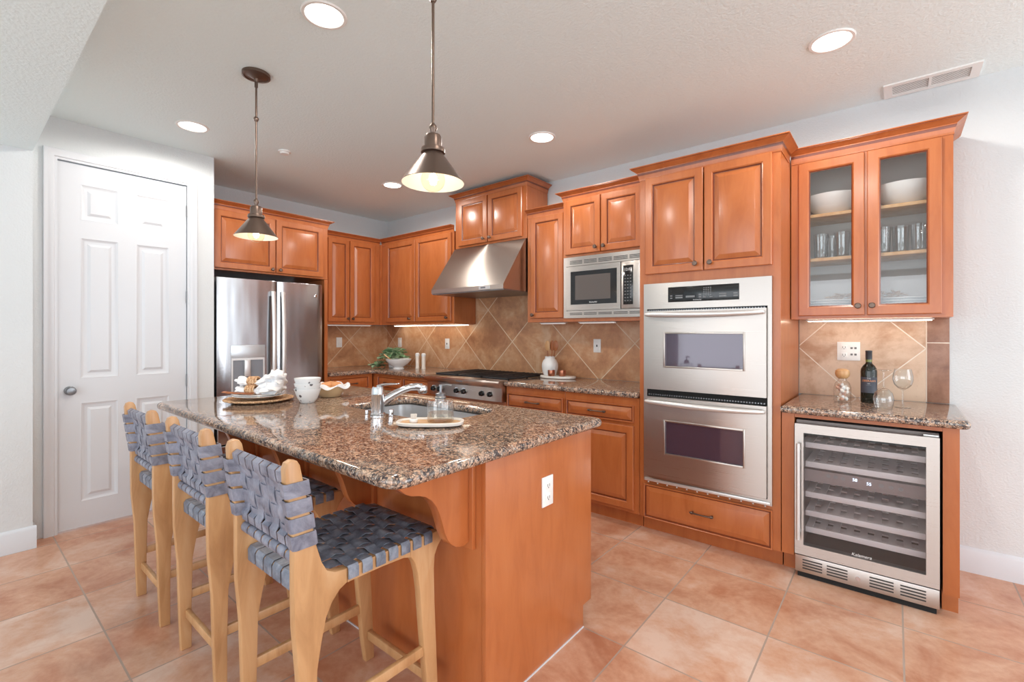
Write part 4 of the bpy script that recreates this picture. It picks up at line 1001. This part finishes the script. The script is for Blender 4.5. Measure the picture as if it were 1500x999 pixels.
def napkin(label, loc, rz, s=1, seed=0):
    r = thing('napkin', label, 'napkin', loc, rz, 'napkins rolled in woven rings')
    o = MB(); t = bmesh.new(); nu, nv = 40, 26; g = []
    for i in range(nu+1):
        u = i/nu; x = -.105+.21*u
        rad = .016 + .026*smoothstep(.42,.75,u) + .009*smoothstep(.3,.0,u); flat = .75
        row = []
        for k in range(nv):
            a = 2*PI*k/nv; q = Vector((u*5+seed, math.cos(a)*1.6, math.sin(a)*1.6))
            d = 1 + (.42*noise.noise(q*1.6) + .16*math.sin(a*6+u*7+seed))*(.35+smoothstep(.05,.2,abs(u-.33)))
            rr = rad*d*(1 if i not in (0, nu) else .25)
            row.append(t.verts.new((x + .02*noise.noise(q), rr*math.cos(a)*1.25, max(.001, rad*flat*.9 + rr*flat*math.sin(a)))))
        g.append(row)
    for i in range(nu):
        for k in range(nv): t.faces.new([g[i][k], g[i][(k+1)%nv], g[i+1][(k+1)%nv], g[i+1][k]])
    t.faces.new(g[0]); t.faces.new(g[-1]); bmesh.ops.recalc_face_normals(t, faces=t.faces)
    for v in t.verts: v.co *= s
    o._add(t); o.build('cloth', 'cloth', r, 80)
    o = MB()
    for j in range(7):
        x = -.053+.006*j; o.tube([(x*s, s*(.0235+.001*math.sin(k*2+j))*math.cos(2*PI*k/20), s*(.019+.0195*math.sin(2*PI*k/20))) for k in range(21)], .0038*s, 6, False)
    o.build('woven_ring', 'wicker', r); return r
vz = Vector((0,0,1))
napkin('lower crumpled white napkin in a woven ring on the plates', pc+VD*-.01+VR*.005+vz*.044, vang-.05, 1.28, 1)
napkin('upper crumpled white napkin in a woven ring, lying on the lower one', pc+VD*.015+VR*.006+vz*.092, vang+.04, 1.28, 5)
# wooden servers on the plate rim
for k_, (dv, zz, lb) in enumerate(((-.060,.049,'wooden serving spoon lying on the plate rim, the front one'), (-.042,.052,'wooden serving fork lying on the plate rim behind the spoon'))):
    r = thing('wooden_server', lb, 'utensil', pc+VR*-.075+VD*dv+vz*zz, vang+.08*k_)
    MB().tube([(-.085,0,.006),(-.05,0,.004),(.0,0,.001),(.07,0,.0)], [.006,.005,.0042,.0045], 8, flat=.6).build('handle', 'darkwood', r)
    MB().tube([(-.112,0,.009),(-.10,0,.009),(-.085,0,.007)], [.004,.010,.006], 10, flat=.4).build('head', 'darkwood', r)
# stacked patterned bowls
bc_ = Vector((2.436,-2.302,.93))
def mugmat():
    m = mat('speckled_ceramic', srgb(230,231,232), .25); v = tex(m, 'Object', (1,1,1)); n, l, b = nodes(m)
    vo = n.new('ShaderNodeTexVoronoi'); vo.inputs['Scale'].default_value = 30; l.new(v, vo.inputs['Vector'])
    f = ramp(m, vo.outputs['Distance'], [(.22,(1,1,1)),(.30,(0,0,0))]); s2 = ramp(m, noisen(m, v, 22, 1), [(.52,(0,0,0)),(.54,(1,1,1))])
    l.new(mixc(m, mathn(m, 'MULTIPLY', f, s2), srgb(230,231,232), srgb(96,92,96)), b.inputs['Base Color']); return m
M['mug'] = mugmat()
for i, (z, nm) in enumerate(((0,'bottom bowl of the stack of speckled white bowls on the island'), (.030,'middle bowl of the stack of speckled white bowls'), (.060,'top bowl of the stack of speckled white bowls'))):
    o = MB(); o.lathe([(0,.001),(.036,.001),(.039,.004),(.054,.028),(.065,.055),(.0725,.080),(.0725,.083),(.069,.083),(.062,.058),(.050,.032),(.034,.010),(0,.009)], (0,0,0), 40)
    b = o.build('bowl', 'mug'); b.location = bc_ + vz*z; b.rotation_euler = (0,0,i*1.3); tag(b, nm, 'bowl', 'stack of speckled bowls')
# bread bowl
rbp = Vector((2.300,-2.085,.93))
b = MB(); b.lathe([(0,.001),(.055,.001),(.060,.004),(.085,.045),(.098,.070),(.095,.071),(.080,.046),(.054,.010),(0,.009)], (0,0,0), 36); b = b.build('serving_bowl', mat('tan_ceramic', srgb(214,186,146), .4)); b.location = rbp
tag(b, 'tan serving bowl of rolls behind the stacked bowls', 'bowl')
o = MB(); t = bmesh.new(); g = []
for i in range(5):
    row = []
    for k in range(48):
        a = 2*PI*k/48; rr = (.060,.085,.100,.108,.112)[i]*(1+.06*math.sin(a*5+i)+.05*math.sin(a*3)); z = (.035,.062,.078,.074,.062)[i]+.010*math.sin(a*6+i*.6)*(i > 1)
        row.append(t.verts.new((rr*math.cos(a), rr*math.sin(a), z)))
    g.append(row)
for i in range(4):
    for k in range(48): t.faces.new([g[i][k], g[i][(k+1)%48], g[i+1][(k+1)%48], g[i+1][k]])
o._add(t); ob = o.build('cloth_liner', 'cloth', None, 80); ob.location = rbp; tag(ob, 'white cloth liner spilling over the bread bowl rim', 'napkin')
Mb = mat('bread_crust', srgb(214,150,98), .6)
for i, (dx, dy, dz) in enumerate(((0,-.028,.066),(.035,.02,.068),(-.035,.02,.066))):
    o = MB(); o.lathe([(0,-.022),(.026,-.018),(.036,-.004),(.034,.012),(.022,.024),(0,.029)], (0,0,0), 24); ob = o.build('bread_roll', Mb); ob.location = rbp+Vector((dx, dy, dz)); tag(ob, 'golden bread roll in the cloth-lined bowl behind the stacked bowls', 'bread roll', 'bread rolls in the bowl')

# ================================================================== back-left counter items
wbp = Vector((.80,-.43,.93))
o = MB(); o.lathe([(0,.001),(.062,.001),(.062,.006),(.052,.020),(.058,.028),(.10,.055),(.138,.100),(.142,.112),(.138,.113),(.098,.064),(.05,.036),(0,.033)], (0,0,0), 44); b = o.build('footed_bowl', 'porcelain'); b.location = wbp; tag(b, 'white footed bowl with a wooden spoon, in front of the corner plant', 'bowl')
ws = thing('wooden_spoon', 'wooden spoon leaning out of the white footed bowl', 'spoon', wbp+vz*.04)
e0, e1 = Vector((0,0,.0)), -VR*.16+Vector((0,0,.125))-VD*.02
MB().tube([tuple(e0.lerp(e1, k/6)) for k in range(7)], [.007,.007,.007,.008,.010,.014,.013], 10, flat=.6).build('handle', 'board', ws)
MB().tube([tuple(e0+VR*.0), tuple(e0+VR*.025), tuple(e0+VR*.045)], [.007,.018,.010], 10, flat=.4).build('spoon_bowl', 'board', ws)
ppz = Vector((.60,-.34,.93))
pl = thing('potted_plant', 'trailing green plant in a white pot in the counter corner', 'plant', ppz)
MB().lathe([(0,.001),(.055,.001),(.060,.006),(.068,.110),(.065,.110),(.058,.012),(0,.012)], (0,0,0), 32).build('pot', 'porcelain', pl)
MB().lathe([(0,.098),(.062,.098)], (0,0,0), 24).build('soil', mat('soil', srgb(70,52,42), .9), pl)
fo = MB(); rnd = random.Random(3); stems = MB()
def leaf(mb, p, d, w_, ln, mi):
    d = d.normalized(); sd_ = d.cross(Vector((rnd.uniform(-.4,.4), rnd.uniform(-.4,.4), 1))).normalized(); up_ = sd_.cross(d)
    a = [p, p+d*ln*.3+sd_*w_*.5+up_*w_*.12, p+d*ln*.7+sd_*w_*.42+up_*w_*.1, p+d*ln-up_*w_*.1, p+d*ln*.7-sd_*w_*.42+up_*w_*.1, p+d*ln*.3-sd_*w_*.5+up_*w_*.12]
    t = bmesh.new(); v = [t.verts.new(q) for q in a]; t.faces.new([v[0], v[1], v[2], v[3]]); t.faces.new([v[0], v[3], v[4], v[5]])
    r_ = bmesh.ops.extrude_face_region(t, geom=list(t.faces)); bmesh.ops.translate(t, vec=up_*-.0012, verts=[x for x in r_['geom'] if isinstance(x, bmesh.types.BMVert)])
    mb._add(t, mi)
for s_ in range(34):
    trail = s_ < 6
    a = rnd.uniform(0, 2*PI) if not trail else math.atan2(-.634,-.773)+rnd.uniform(-.5,.5)
    L = rnd.uniform(.06,.18) if not trail else rnd.uniform(.18,.26); dr_ = Vector((math.cos(a), math.sin(a), 0)); pts = []
    for k in range(9):
        u = k/8
        z = .10 + ((.03+.035*(s_%3))*math.sin(u*PI*.75) if not trail else .11*math.sin(u*PI*.95) - .20*u*u)
        pts.append(dr_*L*u + Vector((0,0,max(z, .012) if trail else z)))
    pts = [Vector((q.x if ppz.x+q.x > .03 else .03-ppz.x, min(q.y, -.03-ppz.y), max(q.z, .035))) for q in pts]
    stems.tube([tuple(q) for q in pts], .0015, 5)
    for k in range(2, 9):
        for sg in (-1, 1):
            d = (pts[min(k,8)]-pts[k-1]).normalized()+Vector((-dr_.y, dr_.x, 0))*sg*1.1+Vector((0,0,rnd.uniform(.0,.5)))
            leaf(fo, pts[k], d, rnd.uniform(.034,.052), rnd.uniform(.044,.066), rnd.choice((0,1,1)))
fo.build('foliage', ['leaf','leaf2'], pl); stems.build('stems', 'leaf', pl)
for i, (x, y, lb) in enumerate(((.93,-.27,'tall white pepper mill, the left one of the pair'), (1.035,-.27,'tall white pepper mill, the right one, nearer the cooktop'))):
    r = thing('pepper_mill', lb, 'pepper mill', (x, y, .93), 0, 'pair of white mills')
    MB().lathe([(0,.001),(.024,.001),(.024,.012),(.021,.03),(.022,.135),(.021,.142),(0,.142)], (0,0,0), 24).build('body', 'pepper', r)
    MB().lathe([(0,.143),(.024,.143),(.025,.150),(.024,.168),(.017,.176),(0,.180)], (0,0,0), 24).build('head', 'porcelain', r)

# ================================================================== counter right of the cooktop
bdp = Vector((2.735,-.155,.93))
bd_ = MB(); bd_.prism(oval(.170,.095,44,2.2), 'z', .001, .020, .003); o = bd_.build('serving_board', 'marble'); o.location = bdp; o.rotation_euler = (0,0,.12); tag(o, 'oval white marble serving board under the vase', 'board')
vp = bdp+Vector((-.090,.006,.0215))
va = thing('utensil_vase', 'white ribbed vase holding wooden utensils on the marble board', 'vase', vp)
MB().lathe([(0,.001),(.056,.001),(.060,.010),(.071,.045),(.075,.078),(.073,.104),(.062,.132),(.047,.148),(.045,.158),(.047,.168),(.043,.168),(.040,.150),(.033,.14)], (0,0,0), 40).build('vessel', 'porcelain', va)
for i, (dx, dy, tl, hw_, lb) in enumerate(((-.006,-.008,-.014,.026,'slotted wooden utensil on the left in the white vase'), (.010,.006,.040,.030,'round-headed wooden spoon in the white vase'), (.0,.014,.012,.024,'wooden spatula at the back in the white vase'))):
    r = thing('wooden_utensil', lb, 'utensil', vp+Vector((dx, dy, .02)))
    a = Vector((0,0,0)); b = Vector((tl, 0, .200)); c = b+Vector((tl*.4, 0, .105))
    MB().tube([tuple(a), tuple(b)], .0045, 8).build('handle', 'darkwood', r)
    o = MB(); o.lathe([(hw_*math.sin(PI*q/10), -.048*math.cos(PI*q/10)) for q in range(11)], (0,0,0), 20)
    o.xf(Matrix.Translation(b+Vector((tl*.15,0,.044))) @ Matrix.Rotation(tl*2, 4, 'Y') @ Matrix.Diagonal((1,.28,1,1))).build('head', 'board' if i == 0 else 'darkwood', r)
for i, (dx, dy, lb) in enumerate(((-.025,-.066,'small copper cup in front of the white vase, left one'), (.060,-.02,'small copper cup to the right of the white vase'))):
    o = MB(); o.lathe([(0,.001),(.026,.001),(.030,.006),(.032,.030),(.031,.052),(.0295,.052),(.029,.010),(0,.008)], (0,0,0), 28); b = o.build('copper_cup', 'copper'); b.location = bdp+Vector((dx, dy, .0205)); tag(b, lb, 'cup', 'copper cups')

# ================================================================== bar counter items
bo = thing('wine_bottle', 'dark red-wine bottle with black label, standing on the bar counter', 'bottle', (4.948,-.245,.93))
MB().lathe([(0,.004),(.020,.002),(.036,.001),(.039,.006),(.039,.182),(.037,.196),(.028,.214),(.017,.226),(.0145,.234),(.0145,.262)], (0,0,0), 40).build('glass_body', mat('dark_green_glass', (.012,.014,.01), .06), bo)
MB().lathe([(.0146,.236),(.0152,.236),(.0152,.250),(.0146,.250)], (0,0,0), 24).build('neck_band', mat('green_neck', srgb(110,118,60), .25), bo)
MB().lathe([(.0155,.250),(.0158,.252),(.0158,.292),(.0165,.293),(.0165,.300),(.014,.302),(0,.302)], (0,0,0), 28).build('capsule', mat('black_foil', srgb(52,54,60), .35), bo)
lab = MB(); K = 30; t = bmesh.new(); rows = []
ca = math.atan2(-3.6425+.245, 5.0657-4.948)
for z in (.060,.150): rows.append([t.verts.new((.0396*math.cos(ca-1.25+2.5*k/K), .0396*math.sin(ca-1.25+2.5*k/K), z)) for k in range(K+1)])
for k in range(K): t.faces.new([rows[0][k], rows[0][k+1], rows[1][k+1], rows[1][k]])
lab._add(t); lab.build('label_paper', mat('black_label', srgb(66,68,78), .5), bo)
def bent(body, size, z, m):
    me = text(body, size, Matrix.Identity(4), m, .0002)
    for v in me.vertices:
        a = ca + v.co.x/.0398; v.co = Vector((.0398*math.cos(a)*(1+v.co.z), .0398*math.sin(a)*(1+v.co.z), z+v.co.y))
    o = bpy.data.objects.new('label_text', me); COL.objects.link(o); o.parent = bo
bent('THE', .010, .139, 'print'); bent('ZIBERAAN', .0155, .124, 'printo'); bent('RED', .007, .111, 'print'); bent('NAPA COUNTY', .0055, .103, 'print') if False else bent('- - - - -', .008, .102, 'print')
# wooden-ball glass jar with shells
jr = thing('stoppered_jar', 'glass jar of shells with a round wooden ball stopper', 'jar', (4.826,-.285,.93))
MB().lathe([(0,.001),(.040,.001),(.043,.006),(.043,.085),(.036,.110),(.022,.124),(.020,.138)], (0,0,0), 36).build('vessel', 'glass', jr)
MB().lathe([(0,.134),(.016,.134),(.024,.138),(.034,.150),(.037,.166),(.034,.182),(.022,.192),(0,.195)], (0,0,0), 28).build('ball_stopper', 'board', jr)
cols = [mat('shell_cream', srgb(232,220,206), .5), mat('shell_coral', srgb(214,168,146), .5), mat('shell_white', srgb(240,238,234), .5)]
rs = random.Random(5)
for i in range(24):
    a = rs.uniform(0, 2*PI); rr = rs.uniform(.006,.027); z = .013+.0036*i
    o = MB(); o.tube([(0,0,-.013),(0,0,-.008),(0,0,0),(0,0,.008),(0,0,.014)], [.002,.007,.0105,.007,.002], 10)
    o.xf(Matrix.Rotation(rs.uniform(0,3),4,'X') @ Matrix.Rotation(rs.uniform(0,3),4,'Y')); ob = o.build('shell', cols[i%3]); ob.location = Vector((4.826+rr*math.cos(a), -.285+rr*math.sin(a), .93+z)); tag(ob, 'small shell piled inside the ball-stoppered glass jar', 'shell', 'shells in the jar')
gp = [(0,.002),(.034,.001),(.034,.003),(.010,.006),(.004,.014),(.0036,.085),(.006,.094),(.022,.104),(.038,.122),(.0445,.148),(.044,.172),(.036,.208),(.035,.208),(.043,.172),(.0435,.149),(.037,.123),(.021,.106),(0,.098)]
g1 = MB(); g1.lathe(gp, (0,0,0), 40); g1 = g1.build('wine_glass', 'glass'); g1.location = (5.098,-.335,.93); tag(g1, 'upright clear wine glass, right of the upside-down one', 'wine glass', 'stemmed wine glasses on the bar')
g2 = MB(); g2.lathe([(r, .209-z) for r, z in gp], (0,0,0), 40); g2 = g2.build('wine_glass', 'glass'); g2.location = (5.018,-.475,.93); tag(g2, 'upside-down clear wine glass beside the wine bottle', 'wine glass', 'stemmed wine glasses on the bar')

# ================================================================== dishes behind the cabinet glass
def cbowl(x, lb):
    o = MB(); o.lathe([(0,.001),(.06,.001),(.066,.004),(.112,.046),(.140,.098),(.148,.122),(.145,.122),(.109,.055),(.055,.012),(0,.010)], (0,0,0), 44); b = o.build('serving_bowl', 'porcelain'); b.location = (x,-.165,2.048); tag(b, lb, 'bowl', 'big white bowls on the top cabinet shelf')
cbowl(4.765, 'large white bowl on the top shelf behind the left glass door'); cbowl(5.105, 'large white bowl on the top shelf behind the right glass door')
for (x, y, lb) in ((4.715,-.235,'clear ribbed tumbler, leftmost on the middle shelf of the glass cabinet'), (4.755,-.12,'clear ribbed tumbler behind the leftmost one on the middle shelf'), (4.820,-.235,'clear ribbed tumbler at the middle of the left glass door'), (4.895,-.21,'clear ribbed tumbler beside the centre stile, behind the left glass door'), (5.01,-.235,'clear ribbed tumbler at the left edge of the right glass door'), (5.09,-.22,'clear ribbed tumbler second from left behind the right glass door'), (5.17,-.225,'clear ribbed tumbler third from left behind the right glass door')):
    K = 36; t = bmesh.new(); R = []
    for (r_, z) in ((.031,.002),(.033,.006),(.038,.150),(.036,.150),(.031,.012),(.002,.010)): R.append([t.verts.new((r_*(1+.05*(k%2))*math.cos(2*PI*k/K), r_*(1+.05*(k%2))*math.sin(2*PI*k/K), z)) for k in range(K)])
    for i in range(5):
        for k in range(K): t.faces.new([R[i][k], R[i][(k+1)%K], R[i+1][(k+1)%K], R[i+1][k]])
    t.faces.new(R[0][::-1]); o = MB(); o._add(t); b = o.build('tumbler', 'tumbler'); b.location = (x, y, 1.784); tag(b, lb, 'glass', 'tumblers on the middle cabinet shelf')
for sx, side in ((4.765,'left'), (5.10,'right')):
    for k_ in range(6):
        plate('plate', '%s white plate of the stack behind the %s glass door, bottom shelf' % (('lowest','second','third','fourth','fifth','topmost')[k_], side), (sx,-.17,1.437+.0155*k_), .125, .016, 'white plates on the bottom cabinet shelf')
    lf = MB(); rnd = random.Random(9 if side == 'left' else 4)
    for i in range(26):
        a = rnd.uniform(0, 2*PI); leaf(lf, Vector((rnd.uniform(-.06,.06), rnd.uniform(-.03,.03), .005+rnd.uniform(0,.02))), Vector((math.cos(a), math.sin(a)*.5, rnd.uniform(.0,.5))), .02, .05, 0)
    ob = lf.build('dried_leaves', mat('dried_leaf_'+side, srgb(170,138,108), .8)); ob.location = (sx+(.06 if side == 'left' else -.08), -.17, 1.534); tag(ob, 'brown dried leaf bunch on the plates behind the %s glass door' % side, 'dried leaves')
